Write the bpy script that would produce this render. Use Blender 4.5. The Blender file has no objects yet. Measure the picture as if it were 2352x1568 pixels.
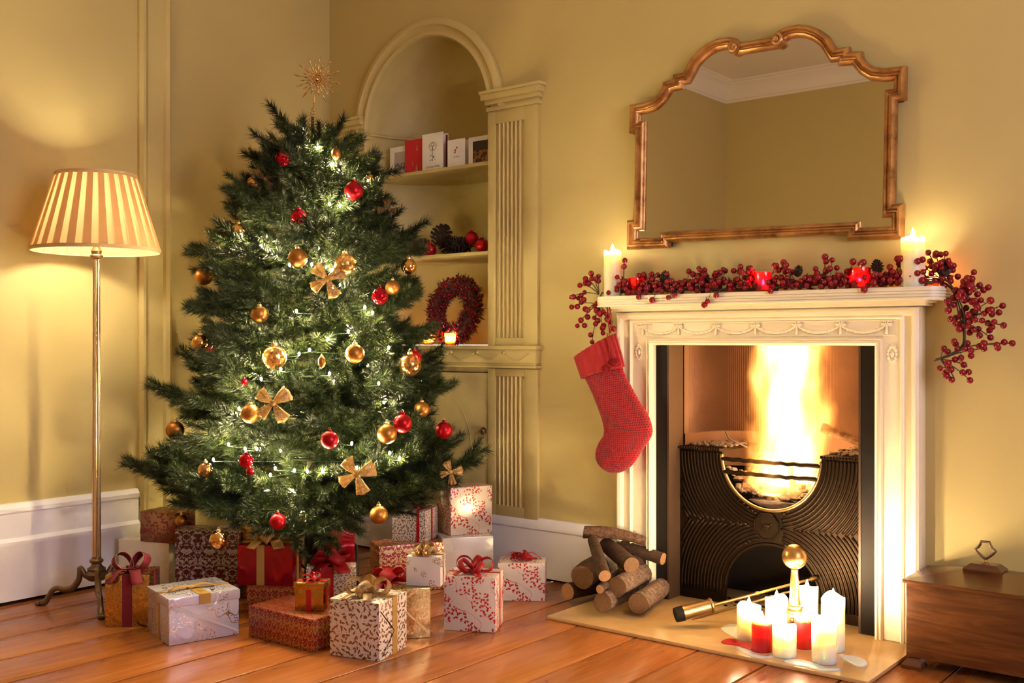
import bpy, bmesh, math, random
from math import sin, cos, pi, radians, sqrt, atan2
from mathutils import Vector, Matrix
rnd = random.Random(7)
scene = bpy.context.scene
COL = scene.collection

# ---------------------------------------------------------------- camera, world, exposure
# World: fireplace wall is y=0 (room at y<0), left wall is x=0, metres.  Photo frame 2352x1568.
FPX, CXP, HYP = 2395.0, 1176.0, 783.0
YAW = radians(38.8)
CAM = Vector((4.196, -3.683, 1.05))
FW = Vector((-sin(YAW), cos(YAW), 0)); RT = Vector((cos(YAW), sin(YAW), 0))
cam_d = bpy.data.cameras.new('camera')
cam_d.sensor_width = 36.0; cam_d.lens = FPX / 2352 * 36.0
cam_d.shift_y = (783.0 - 784.0) / 2352
cam_d.clip_start = 0.02
cam = bpy.data.objects.new('camera', cam_d); COL.objects.link(cam)
cam.location = CAM; cam.rotation_euler = (pi/2, 0, YAW)
scene.camera = cam

w = bpy.data.worlds.new('dusk_sky'); scene.world = w; w.use_nodes = True
bg = w.node_tree.nodes['Background']; bg.inputs[0].default_value = (0.95, 0.84, 1.0, 1); bg.inputs[1].default_value = 6.5
vs = scene.view_settings
vs.view_transform = 'Standard'; vs.look = 'None'; vs.exposure = 0.5; vs.gamma = 1.0; vs.use_curve_mapping = False
scene.display_settings.display_device = 'sRGB'
cy = scene.cycles
cy.use_adaptive_sampling = True; cy.adaptive_threshold = .12; cy.adaptive_min_samples = 16
cy.max_bounces = 6; cy.diffuse_bounces = 3; cy.glossy_bounces = 3; cy.transmission_bounces = 4; cy.caustics_reflective = False; cy.caustics_refractive = False
LAMP_W, FIRE_W, CANDLE_E, BULB_E, VOTIVE_E = 28.0, 9.0, 1350.0, 2600.0, 900.0
LAMP_C, FIRE_C, FLAME_C = (1.0, .86, .64), (1.0, .60, .27), (1.0, .76, .46)

# window daylight: a portal in the window opening in the right-hand wall, so the sky outside is sampled
pl = bpy.data.lights.new('window_portal', 'AREA'); pl.shape = 'RECTANGLE'; pl.size = 2.0; pl.size_y = 1.8
pl.cycles.is_portal = True
po = bpy.data.objects.new('window_portal', pl); COL.objects.link(po)
po.location = (5.63, -2.1, 1.65); po.rotation_euler = (0, pi/2, 0)

# ---------------------------------------------------------------- places
def ray(x, y): return FW + RT*((x-CXP)/FPX) + Vector((0, 0, -(y-HYP)/FPX))
def wy(x, y, Y=0.0): r = ray(x, y); return CAM + r*((Y-CAM.y)/r.y)
def wx(x, y, X=0.0): r = ray(x, y); return CAM + r*((X-CAM.x)/r.x)
def fz(x, y, Z=0.0): r = ray(x, y); return CAM + r*((Z-CAM.z)/r.z)
def dep(x, y, t): return CAM + ray(x, y)*t

# ---------------------------------------------------------------- scene graph helpers
def wloc(o):
    v = Vector((0, 0, 0))
    while o is not None: v = v + o.location; o = o.parent
    return v
def tag(o, label=None, cat=None, group=None, kind=None):
    if label: o['label'] = label
    if cat: o['category'] = cat
    if group: o['group'] = group
    if kind: o['kind'] = kind
    return o
def thing(name, label, cat, loc=(0, 0, 0), rz=0.0, group=None, kind=None, mat=None):
    o = bpy.data.objects.new(name, None); COL.objects.link(o)
    o.empty_display_size = .05
    o.location = loc
    if mat is not None: o.rotation_euler = mat.to_euler()
    else: o.rotation_euler = (0, 0, rz)
    return tag(o, label, cat, group, kind)
def link(name, mesh, parent=None, M=None):
    o = bpy.data.objects.new(name, mesh); COL.objects.link(o); o.parent = parent
    if M is not None: o.matrix_local = M
    return o
def copy_tree(o, parent=None):
    c = o.copy(); COL.objects.link(c); c.parent = parent
    for ch in [k for k in bpy.data.objects if k.parent == o]: copy_tree(ch, c)
    return c
def basis(xa, za=Vector((0, 0, 1)), loc=Vector((0, 0, 0))):
    """matrix whose local X is xa, local Z close to za"""
    xa = Vector(xa).normalized(); za = Vector(za)
    ya = za.cross(xa)
    if ya.length < 1e-5: ya = Vector((0, 1, 0)).cross(xa)
    ya.normalize(); za = xa.cross(ya)
    M = Matrix((xa, ya, za)).transposed().to_4x4(); M.translation = loc
    return M
def frames(pts):
    n = len(pts); T = []
    for i in range(n):
        d = pts[min(i+1, n-1)] - pts[max(i-1, 0)]
        T.append(d.normalized() if d.length > 1e-9 else Vector((0, 0, 1)))
    up = Vector((0, 0, 1)) if abs(T[0].z) < .9 else Vector((1, 0, 0))
    N = (up - T[0]*up.dot(T[0])).normalized(); out = []
    for t in T:
        N = (N - t*N.dot(t)); N = N.normalized() if N.length > 1e-6 else t.orthogonal().normalized()
        out.append((t, N, t.cross(N)))
    return out

class MB:
    def __init__(s): s.v = []; s.f = []; s.uv = {}; s.M = None
    def add(s, p):
        p = Vector(p)
        if s.M is not None: p = s.M @ p
        s.v.append(p); return len(s.v)-1
    def face(s, *ids, uv=None):
        s.f.append(tuple(ids))
        if uv: s.uv[len(s.f)-1] = uv
    def poly(s, pts, uv=None): s.face(*[s.add(p) for p in pts], uv=uv)
    def box(s, x0, x1, y0, y1, z0, z1, uv=False):
        x0, x1 = min(x0, x1), max(x0, x1); y0, y1 = min(y0, y1), max(y0, y1); z0, z1 = min(z0, z1), max(z0, z1)
        i = [s.add(p) for p in ((x0,y0,z0),(x1,y0,z0),(x1,y1,z0),(x0,y1,z0),(x0,y0,z1),(x1,y0,z1),(x1,y1,z1),(x0,y1,z1))]
        W, D, Hh = x1-x0, y1-y0, z1-z0
        def q(a, b, c, d, u, v, o):
            s.face(i[a], i[b], i[c], i[d], uv=[(o, o), (o+u, o), (o+u, o+v), (o, o+v)] if uv else None)
        q(0,3,2,1, D, W, .1); q(4,5,6,7, W, D, .37); q(0,1,5,4, W, Hh, 0.0); q(2,3,7,6, W, Hh, .71); q(1,2,6,5, D, Hh, .53); q(3,0,4,7, D, Hh, .91)
        return s
    def bbox(s, x0, x1, y0, y1, z0, z1, b=.004, uv=False):
        """box with chamfered vertical and horizontal edges (rounded by shading)"""
        t = bmesh.new(); bmesh.ops.create_cube(t, size=1)
        for v in t.verts: v.co = Vector(((x0+x1)/2+v.co.x*(x1-x0), (y0+y1)/2+v.co.y*(y1-y0), (z0+z1)/2+v.co.z*(z1-z0)))
        bmesh.ops.bevel(t, geom=t.edges[:], offset=b, segments=2, affect='EDGES', profile=.6)
        off = len(s.v)
        t.verts.ensure_lookup_table()
        for v in t.verts: s.add(v.co)
        for f in t.faces:
            n = f.normal; uvs = None
            if uv:
                uvs = []
                for l in f.verts:
                    c = l.co
                    if abs(n.z) > .7: uvs.append((c.x+.37, c.y+.37))
                    elif abs(n.y) > .7: uvs.append((c.x, c.z))
                    else: uvs.append((c.y+.53, c.z))
            s.face(*[off+v.index for v in f.verts], uv=uvs)
        t.free(); return s
    def ring(s, pts): return [s.add(p) for p in pts]
    def bridge(s, a, b, closed=True):
        n = len(a)
        for i in range(n if closed else n-1):
            j = (i+1) % n; s.face(a[i], a[j], b[j], b[i])
    def lathe(s, prof, n=24, c=(0, 0, 0), M=None, cap=True):
        c = Vector(c); prev = None; first = None
        for r, z in prof:
            pts = []
            for k in range(n):
                a = 2*pi*k/n; p = Vector((r*cos(a), r*sin(a), z))
                if M is not None: p = M @ p
                pts.append(p + c)
            cur = s.ring(pts)
            if prev: s.bridge(prev, cur)
            else: first = cur
            prev = cur
        if cap:
            s.face(*reversed(first)); s.face(*prev)
        return s
    def tube(s, pts, r, n=6, cap=True, squash=1.0):
        pts = [Vector(p) for p in pts]; fr = frames(pts); prev = None
        for i, p in enumerate(pts):
            rr = r[i] if isinstance(r, (list, tuple)) else r
            t, N, B = fr[i]
            cur = s.ring([p + N*(rr*cos(2*pi*k/n)*squash) + B*(rr*sin(2*pi*k/n)) for k in range(n)])
            if prev: s.bridge(prev, cur)
            elif cap: s.face(*reversed(cur))
            prev = cur
        if cap: s.face(*prev)
        return s
    def sphere(s, c, r, nu=16, nv=10, sc=(1, 1, 1)):
        c = Vector(c); rows = []
        for j in range(1, nv):
            ph = pi*j/nv
            rows.append(s.ring([c + Vector((r*sc[0]*sin(ph)*cos(2*pi*i/nu), r*sc[1]*sin(ph)*sin(2*pi*i/nu), r*sc[2]*cos(ph))) for i in range(nu)]))
        t = s.add(c+Vector((0, 0, r*sc[2]))); b = s.add(c-Vector((0, 0, r*sc[2])))
        for j in range(len(rows)-1): s.bridge(rows[j+1], rows[j])
        for i in range(nu):
            s.face(t, rows[0][i], rows[0][(i+1) % nu]); s.face(b, rows[-1][(i+1) % nu], rows[-1][i])
        return s
    def sweep(s, prof, path, closed=False, nrm=Vector((0, -1, 0)), cap=True):
        """profile (a,b): a along side = nrm x tangent (mitred), b along nrm; planar path"""
        path = [Vector(p) for p in path]; n = len(path); rows = []
        for i in range(n):
            if closed or 0 < i < n-1:
                d0 = (path[i]-path[i-1]).normalized(); d1 = (path[(i+1) % n]-path[i]).normalized()
            elif i == 0: d0 = d1 = (path[1]-path[0]).normalized()
            else: d0 = d1 = (path[-1]-path[-2]).normalized()
            s0 = nrm.cross(d0); s1 = nrm.cross(d1); m = s0+s1
            m = s0 if m.length < 1e-6 else m.normalized()/max(.35, (1+s0.dot(s1))/2)**.5
            rows.append(s.ring([path[i] + m*a + nrm*b for a, b in prof]))
        for i in range(n if closed else n-1): s.bridge(rows[i], rows[(i+1) % n])
        if not closed and cap: s.face(*reversed(rows[0])); s.face(*rows[-1])
        return s
    def strip(s, pts, wv, w, thick=0.0):
        """ribbon strip along pts, width direction per point"""
        rows = []
        for i, p in enumerate(pts):
            d = Vector(wv[i] if isinstance(wv, list) else wv).normalized(); ww = w[i] if isinstance(w, (list, tuple)) else w
            rows.append([s.add(Vector(p)-d*ww/2), s.add(Vector(p)), s.add(Vector(p)+d*ww/2)])
        for a, b in zip(rows, rows[1:]):
            s.face(a[0], a[1], b[1], b[0]); s.face(a[1], a[2], b[2], b[1])
        return s
    def slab(s, poly, h0, h1, fn=None):
        """extruded polygon (2D points) between heights, fn maps (a,b,h)->point"""
        fn = fn or (lambda a, b, h: (a, b, h))
        lo = s.ring([fn(a, b, h0) for a, b in poly]); hi = s.ring([fn(a, b, h1) for a, b in poly])
        s.bridge(lo, hi); s.face(*reversed(lo)); s.face(*hi); return s
    def mesh(s, name, mat, smooth=False):
        m = bpy.data.meshes.new(name); m.from_pydata([tuple(p) for p in s.v], [], s.f)
        if s.uv:
            L = m.uv_layers.new(name='UVMap')
            for fi, uvs in s.uv.items():
                for li, uvc in zip(m.polygons[fi].loop_indices, uvs): L.data[li].uv = uvc
        if mat is not None: m.materials.append(MAT[mat] if isinstance(mat, str) else mat)
        m.update()
        if not s.uv or smooth:
            bm = bmesh.new(); bm.from_mesh(m); bmesh.ops.recalc_face_normals(bm, faces=bm.faces); bm.to_mesh(m); bm.free()
        if smooth:
            m.shade_smooth()
            if smooth is not True: m.set_sharp_from_angle(angle=radians(smooth))
        return m
    def build(s, name, mat, parent=None, smooth=False, local=False, thick=0.0, sub=0):
        if parent is not None and not local:
            o = wloc(parent); s.v = [p-o for p in s.v]
        ob = link(name, s.mesh(name, mat, smooth), parent)
        if thick:
            md = ob.modifiers.new('thickness', 'SOLIDIFY'); md.thickness = thick; md.offset = 0
        if sub:
            md = ob.modifiers.new('smooth', 'SUBSURF'); md.levels = sub; md.render_levels = sub
        return ob
def spline(pts, n=6, closed=False):
    pts = [Vector(p) for p in pts]; out = []; N = len(pts)
    for i in range(N if closed else N-1):
        g = lambda k: pts[k % N] if closed else pts[max(0, min(N-1, k))]
        a, b, c, d = g(i-1), g(i), g(i+1), g(i+2)
        for k in range(n):
            t = k/n
            out.append(.5*((2*b)+(c-a)*t+(2*a-5*b+4*c-d)*t*t+(3*b-a-3*c+d)*t**3))
    if not closed: out.append(pts[-1])
    return out

# ---------------------------------------------------------------- materials
MAT = {}
def mat(name):
    m = bpy.data.materials.new(name); m.use_nodes = True; MAT[name] = m
    nt = m.node_tree; return m, nt, nt.nodes['Principled BSDF']
def N(nt, typ, **kw):
    n = nt.nodes.new(typ)
    for k, v in kw.items():
        if k in ('op', 'operation'): n.operation = v
        elif hasattr(n, k) and k not in ('inputs',): setattr(n, k, v)
    return n
def L(nt, a, b): nt.links.new(a, b)
def c4(c): return (c[0], c[1], c[2], 1)
def math_n(nt, op, a, b=None, c=None):
    n = nt.nodes.new('ShaderNodeMath'); n.operation = op
    for i, x in enumerate((a, b, c)):
        if x is None: continue
        if isinstance(x, (int, float)): n.inputs[i].default_value = x
        else: L(nt, x, n.inputs[i])
    return n.outputs[0]
def vmath(nt, op, a, b=None):
    n = nt.nodes.new('ShaderNodeVectorMath'); n.operation = op
    for i, x in enumerate((a, b)):
        if x is None: continue
        if isinstance(x, (tuple, list)): n.inputs[i].default_value = x
        else: L(nt, x, n.inputs[i])
    return n
def mixc(nt, fac, a, b):
    n = nt.nodes.new('ShaderNodeMix'); n.data_type = 'RGBA'
    for sock, x in ((n.inputs[0], fac), (n.inputs[6], a), (n.inputs[7], b)):
        if isinstance(x, (int, float)): sock.default_value = x
        elif isinstance(x, (tuple, list)): sock.default_value = c4(x)
        else: L(nt, x, sock)
    return n.outputs[2]
def coord(nt, which='Object', scale=None, rot=None):
    t = nt.nodes.new('ShaderNodeTexCoord'); o = t.outputs[which]
    if scale is not None or rot is not None:
        mp = nt.nodes.new('ShaderNodeMapping'); L(nt, o, mp.inputs[0])
        if scale is not None: mp.inputs['Scale'].default_value = scale if isinstance(scale, (tuple, list)) else (scale,)*3
        if rot is not None: mp.inputs['Rotation'].default_value = rot
        o = mp.outputs[0]
    return o
def noise(nt, vec, scale, detail=3, rough=.55, dist=0.0):
    n = nt.nodes.new('ShaderNodeTexNoise'); n.inputs['Scale'].default_value = scale; n.inputs['Detail'].default_value = detail
    n.inputs['Roughness'].default_value = rough; n.inputs['Distortion'].default_value = dist
    if vec is not None: L(nt, vec, n.inputs['Vector'])
    return n.outputs['Fac']
def ramp(nt, fac, stops):
    r = nt.nodes.new('ShaderNodeValToRGB'); L(nt, fac, r.inputs[0]); e = r.color_ramp.elements
    while len(e) < len(stops): e.new(.5)
    for k, (p, c) in enumerate(stops):
        e[k].position = p; e[k].color = c4(c) if len(c) == 3 else c
    return r.outputs[0]
def bump(nt, b, h, strength=.3, dist=.01):
    n = nt.nodes.new('ShaderNodeBump'); n.inputs['Strength'].default_value = strength; n.inputs['Distance'].default_value = dist
    L(nt, h, n.inputs['Height']); L(nt, n.outputs[0], b.inputs['Normal'])
def simple(name, col, rough=.5, metal=0.0, var=.0, vscale=8, bmp=0.0, bscale=60, spec=.5, coat=0.0, sss=0.0, trans=0.0, sheen=0.0):
    m, nt, b = mat(name)
    b.inputs['Base Color'].default_value = c4(col); b.inputs['Roughness'].default_value = rough; b.inputs['Metallic'].default_value = metal
    b.inputs['Specular IOR Level'].default_value = spec; b.inputs['Coat Weight'].default_value = coat
    b.inputs['Transmission Weight'].default_value = trans; b.inputs['Sheen Weight'].default_value = sheen
    if sss: b.inputs['Subsurface Weight'].default_value = sss; b.inputs['Subsurface Radius'].default_value = (.09, .055, .026); b.inputs['Subsurface Scale'].default_value = 1.0
    co = coord(nt)
    if var:
        f = noise(nt, co, vscale, 4)
        L(nt, mixc(nt, f, [x*(1-var) for x in col], [min(1, x*(1+var)) for x in col]), b.inputs['Base Color'])
    if bmp: bump(nt, b, noise(nt, co, bscale, 4), bmp, .004)
    return m
def emit(name, col, strength):
    m, nt, b = mat(name); nt.nodes.remove(b)
    e = nt.nodes.new('ShaderNodeEmission'); e.inputs[0].default_value = c4(col); e.inputs[1].default_value = strength
    L(nt, e.outputs[0], nt.nodes['Material Output'].inputs[0]); return m

PAINT = (.54, .43, .165)
simple('wall_paint', PAINT, .62, var=.05, vscale=1.6, bmp=.08, bscale=35)
simple('niche_paint', (.56, .45, .175), .55, var=.04, vscale=3, bmp=.10, bscale=14)
simple('ceiling_paint', (.80, .74, .60), .8, var=.03)
simple('white_paint', (.92, .90, .91), .38, var=.04, vscale=5, bmp=.10, bscale=18)
simple('mantel_paint', (.88, .79, .56), .40, var=.03, vscale=6, bmp=.06, bscale=30)
simple('black_iron', (.020, .011, .005), .48, spec=.2, metal=.75, var=.35, vscale=14, bmp=.25, bscale=90)
simple('black_slip', (.012, .009, .007), .7, spec=.15, var=.2)
simple('iron_panel', (.055, .028, .013), .55, metal=.2, var=.3, vscale=9, bmp=.2, bscale=60)
simple('fire_brick', (.115, .048, .018), .75, var=.35, vscale=7, bmp=.3, bscale=50)
simple('soot_and_gap_shade', (.012, .009, .007), .95, spec=.03, var=.3)  # soot, also painted in for the shade of narrow gaps and folds
simple('brass', (.48, .28, .09), .34, metal=1.0, var=.22, vscale=16)
simple('old_brass', (.34, .22, .10), .40, metal=1.0, var=.3, vscale=25, bmp=.15, bscale=120)
simple('lamp_brass', (.58, .42, .22), .28, metal=1.0, var=.2, vscale=12)
simple('bronze', (.16, .105, .06), .42, metal=.85, var=.3, vscale=20, bmp=.2, bscale=90)
simple('black_metal', (.012, .012, .012), .4, metal=.5)
simple('white_wax', (.90, .84, .70), .40, sss=.9)
simple('ivory_wax', (.88, .78, .52), .40, sss=.8)
simple('red_wax', (.55, .02, .025), .30, sss=.35)
simple('wick', (.02, .015, .01), .9)
simple('red_matte', (.40, .005, .014), .30, metal=.75)
simple('red_shiny', (.48, .006, .016), .12, metal=.8)
simple('gold_matte', (.42, .19, .045), .40, metal=1.0)
simple('gold_shiny', (.64, .36, .11), .12, metal=1.0)
simple('cap_gold', (.78, .58, .28), .3, metal=1.0)
simple('berry_red', (.23, .004, .010), .22, var=.35, vscale=30)
simple('berry_dark', (.10, .004, .010), .35, var=.5, vscale=40)
simple('twig_brown', (.07, .04, .025), .8, var=.3, vscale=30)
simple('twig_green', (.10, .11, .05), .7, var=.3, vscale=30)
simple('cone_brown', (.055, .030, .020), .7, var=.45, vscale=60)
simple('wreath_leaf', (.085, .022, .016), .7, var=.6, vscale=60)
simple('card_white', (.86, .82, .74), .6)
simple('card_red', (.60, .012, .03), .5)
simple('card_dark_red', (.22, .006, .015), .5)
simple('ink', (.05, .03, .03), .7)
simple('ink_gold', (.55, .36, .14), .5)
simple('ink_red', (.62, .015, .02), .6)
simple('velvet_red', (.17, .004, .014), .75, sheen=.0, var=.15, vscale=30)
simple('gold_edge', (.75, .55, .25), .35, metal=1.0)
simple('cord_green', (.012, .03, .012), .6)
simple('bark_trunk', (.06, .04, .025), .9, var=.4, vscale=40)
simple('ember_ash', (.12, .078, .052), .9, var=.6, vscale=45, bmp=.6, bscale=70)
emit('flame', FLAME_C, CANDLE_E)
simple('pompom_red', (.30, .006, .012), .95)
emit('shelf_flame', FLAME_C, CANDLE_E*.085)
emit('votive_flame', FLAME_C, VOTIVE_E)
emit('bulb_light', (1.0, .78, .42), BULB_E)
emit('lamp_bulb', LAMP_C, 12.0)

def m_floor():
    m, nt, b = mat('floor_wood')
    co = coord(nt, 'Object'); oi = nt.nodes.new('ShaderNodeObjectInfo')
    off = vmath(nt, 'SCALE', oi.outputs['Location']); off.inputs['Scale'].default_value = 7.3
    co = vmath(nt, 'ADD', co, off.outputs[0]).outputs[0]
    mp = nt.nodes.new('ShaderNodeMapping'); L(nt, co, mp.inputs[0]); mp.inputs['Scale'].default_value = (9, .8, 9)
    g = noise(nt, mp.outputs[0], 2.2, 6, .6, 1.2)
    g2 = noise(nt, co, 1.3, 3)
    c = ramp(nt, g, [(.25, (.22, .056, .010)), (.52, (.37, .115, .023)), (.78, (.48, .172, .042))])
    c = mixc(nt, math_n(nt, 'MULTIPLY', g2, .35), c, (.24, .07, .016))
    c = mixc(nt, math_n(nt, 'MULTIPLY', oi.outputs['Random'], .30), c, (.46, .18, .05))
    spots = noise(nt, co, 16, 2)
    c = mixc(nt, math_n(nt, 'MULTIPLY', math_n(nt, 'GREATER_THAN', spots, .76), .7), c, (.10, .035, .012))
    L(nt, c, b.inputs['Base Color'])
    b.inputs['Roughness'].default_value = .22; b.inputs['Specular IOR Level'].default_value = .45
    rg = math_n(nt, 'ADD', math_n(nt, 'MULTIPLY', g2, .22), .13); L(nt, rg, b.inputs['Roughness'])
    bump(nt, b, math_n(nt, 'ADD', math_n(nt, 'MULTIPLY', g, .3), g2), .18, .006)
m_floor()
def m_hearth():
    m, nt, b = mat('hearth_stone'); co = coord(nt)
    n1 = noise(nt, co, 3.2, 6, .6, .8); L(nt, ramp(nt, n1, [(.3, (.50, .31, .12)), (.55, (.60, .39, .17)), (.75, (.66, .47, .25))]), b.inputs['Base Color'])
    b.inputs['Roughness'].default_value = .16; b.inputs['Specular IOR Level'].default_value = .5
m_hearth()
def m_wood(name, c0, c1, c2, rough=.3, axis=(1.2, 9, 9)):
    m, nt, b = mat(name); co = coord(nt, 'Object', axis)
    g = noise(nt, co, 3.0, 6, .6, 1.4); g2 = noise(nt, coord(nt), 5, 4)
    c = ramp(nt, g, [(.25, c0), (.5, c1), (.78, c2)]); c = mixc(nt, math_n(nt, 'MULTIPLY', g2, .5), c, c0)
    L(nt, c, b.inputs['Base Color']); b.inputs['Roughness'].default_value = rough; b.inputs['Coat Weight'].default_value = .15
m_wood('box_wood', (.045, .014, .005), (.11, .037, .012), (.20, .074, .023), .26)
m_wood('log_cut', (.12, .055, .02), (.20, .10, .036), (.28, .155, .06), .8, (14, 14, 14))
m_wood('log_cut_fresh', (.32, .15, .055), (.42, .21, .08), (.50, .28, .12), .8, (14, 14, 14))
for nm in ('log_cut', 'log_cut_fresh'):      # growth rings round the pith
    nt = MAT[nm].node_tree; b = nt.nodes['Principled BSDF']; src = b.inputs['Base Color'].links[0].from_socket
    ln = nt.nodes.new('ShaderNodeVectorMath'); ln.operation = 'LENGTH'; L(nt, coord(nt), ln.inputs[0])
    rg = math_n(nt, 'MULTIPLY', math_n(nt, 'GREATER_THAN', math_n(nt, 'SINE', math_n(nt, 'ADD', math_n(nt, 'MULTIPLY', ln.outputs['Value'], 1300), math_n(nt, 'MULTIPLY', noise(nt, coord(nt), 60, 2), 6))), .35), .35)
    L(nt, mixc(nt, rg, src, (.10, .04, .014)), b.inputs['Base Color'])
def m_bark(name, a, b_, c_, scl=(55, 55, 130)):
    m, nt, b = mat(name); co = coord(nt, 'Object', scl)
    g = noise(nt, co, 1.0, 5, .65, .5); g2 = noise(nt, coord(nt), 22, 4)
    c = ramp(nt, g, [(.32, a), (.5, b_), (.66, c_)]); c = mixc(nt, math_n(nt, 'MULTIPLY', g2, .45), c, a)
    L(nt, c, b.inputs['Base Color']); b.inputs['Roughness'].default_value = .85
    bump(nt, b, math_n(nt, 'ADD', g, g2), .7, .006)
m_bark('bark_brown', (.028, .012, .005), (.062, .028, .012), (.10, .048, .021))
m_bark('bark_birch', (.05, .026, .016), (.17, .10, .062), (.30, .20, .135))
m_bark('bark_scaly', (.04, .016, .008), (.14, .066, .032), (.24, .125, .065), (80, 80, 80))
m_bark('bark_burning', (.05, .02, .01), (.25, .11, .04), (.40, .20, .08))

def m_needle():
    m, nt, b = mat('pine_needles'); co = coord(nt); oi = nt.nodes.new('ShaderNodeObjectInfo')
    g = noise(nt, co, 30, 3)
    c = ramp(nt, g, [(.3, (.010, .019, .005)), (.55, (.024, .036, .008)), (.75, (.060, .070, .015))])
    c = mixc(nt, math_n(nt, 'MULTIPLY', oi.outputs['Random'], .4), c, (.006, .015, .006))
    at = nt.nodes.new('ShaderNodeAttribute'); at.attribute_name = 'tint'
    c = mixc(nt, 1.0, c, c); mul = nt.nodes[-1]; mul.blend_type = 'MULTIPLY'; L(nt, at.outputs['Fac'], mul.inputs[7])
    L(nt, c, b.inputs['Base Color']); b.inputs['Roughness'].default_value = .45
    b.inputs['Specular IOR Level'].default_value = .35
m_needle()

def m_mirror():
    m, nt, b = mat('mirror_glass'); b.inputs['Base Color'].default_value = (.66, .62, .58, 1); b.inputs['Metallic'].default_value = 1; b.inputs['Roughness'].default_value = .015
m_mirror()
def m_gilt():
    m, nt, b = mat('gilt_wood'); co = coord(nt)
    g = noise(nt, co, 14, 5, .65)
    L(nt, ramp(nt, g, [(.3, (.20, .085, .03)), (.5, (.50, .26, .09)), (.72, (.66, .38, .15))]), b.inputs['Base Color'])
    b.inputs['Metallic'].default_value = .85
    L(nt, math_n(nt, 'ADD', math_n(nt, 'MULTIPLY', g, .3), .22), b.inputs['Roughness']); bump(nt, b, noise(nt, co, 70, 3), .15, .004)
m_gilt()
def m_translucent(name, col, amount=.5, rough=.7, alpha=1.0, weave=0):
    m, nt, b = mat(name); b.inputs['Base Color'].default_value = c4(col); b.inputs['Roughness'].default_value = rough
    t = nt.nodes.new('ShaderNodeBsdfTranslucent'); t.inputs[0].default_value = c4(col)
    mx = nt.nodes.new('ShaderNodeMixShader'); mx.inputs[0].default_value = amount
    L(nt, b.outputs[0], mx.inputs[1]); L(nt, t.outputs[0], mx.inputs[2]); out = mx.outputs[0]
    if alpha < 1:
        tr = nt.nodes.new('ShaderNodeBsdfTransparent'); m2 = nt.nodes.new('ShaderNodeMixShader')
        m2.inputs[0].default_value = alpha
        if weave:
            f = noise(nt, coord(nt), weave, 2); a = math_n(nt, 'ADD', math_n(nt, 'MULTIPLY', math_n(nt, 'GREATER_THAN', f, .52), .6), alpha-.25)
            L(nt, a, m2.inputs[0])
        L(nt, tr.outputs[0], m2.inputs[1]); L(nt, out, m2.inputs[2]); out = m2.outputs[0]
    L(nt, out, nt.nodes['Material Output'].inputs[0]); return m, nt, b
m_translucent('shade_fabric', (.72, .46, .20), .24, .8)
m_translucent('shade_trim', (.62, .46, .24), .2, .8)
m_translucent('gold_organza', (.34, .19, .06), .22, .35, .85, 260)
m_translucent('gold_ribbon', (.52, .31, .08), .25, .32, .94)
m_translucent('red_ribbon', (.46, .006, .014), .2, .38)
m_translucent('red_organza', (.42, .005, .014), .35, .5, .82)
def m_glass(name, col, rough=.02, tint=.35):
    m, nt, b = mat(name); nt.nodes.remove(b)
    g = nt.nodes.new('ShaderNodeBsdfGlossy'); g.inputs[0].default_value = (1, 1, 1, 1); g.inputs[1].default_value = rough
    t = nt.nodes.new('ShaderNodeBsdfTransparent'); t.inputs[0].default_value = c4(col)
    tl = nt.nodes.new('ShaderNodeBsdfTranslucent'); tl.inputs[0].default_value = c4(col)
    d = nt.nodes.new('ShaderNodeMixShader'); d.inputs[0].default_value = tint; L(nt, t.outputs[0], d.inputs[1]); L(nt, tl.outputs[0], d.inputs[2])
    mx = nt.nodes.new('ShaderNodeMixShader'); mx.inputs[0].default_value = .08
    L(nt, d.outputs[0], mx.inputs[1]); L(nt, g.outputs[0], mx.inputs[2]); L(nt, mx.outputs[0], nt.nodes['Material Output'].inputs[0])
m_glass('red_glass', (.85, .02, .05), tint=.28)
m_glass('clear_glass', (.95, .90, .80), tint=.12)
m_glass('amber_glass', (.95, .55, .22), tint=.40)
m_glass('window_glass', (.97, .98, 1.0), tint=0.0)
m_glass('candle_glass', (.85, .10, .06), tint=.5)
def m_bubble():
    m, nt, b = mat('bubble_glass'); co = coord(nt)
    f = math_n(nt, 'GREATER_THAN', noise(nt, co, 55, 3), .52)
    b.inputs['Base Color'].default_value = (.85, .50, .18, 1); b.inputs['Metallic'].default_value = 1; b.inputs['Roughness'].default_value = .22
    t = nt.nodes.new('ShaderNodeBsdfTransparent'); t.inputs[0].default_value = (1, .93, .78, 1)
    mx = nt.nodes.new('ShaderNodeMixShader'); a = math_n(nt, 'ADD', math_n(nt, 'MULTIPLY', f, .55), .22)
    L(nt, a, mx.inputs[0]); L(nt, t.outputs[0], mx.inputs[1]); L(nt, b.outputs[0], mx.inputs[2]); L(nt, mx.outputs[0], nt.nodes['Material Output'].inputs[0])
m_bubble()

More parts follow.
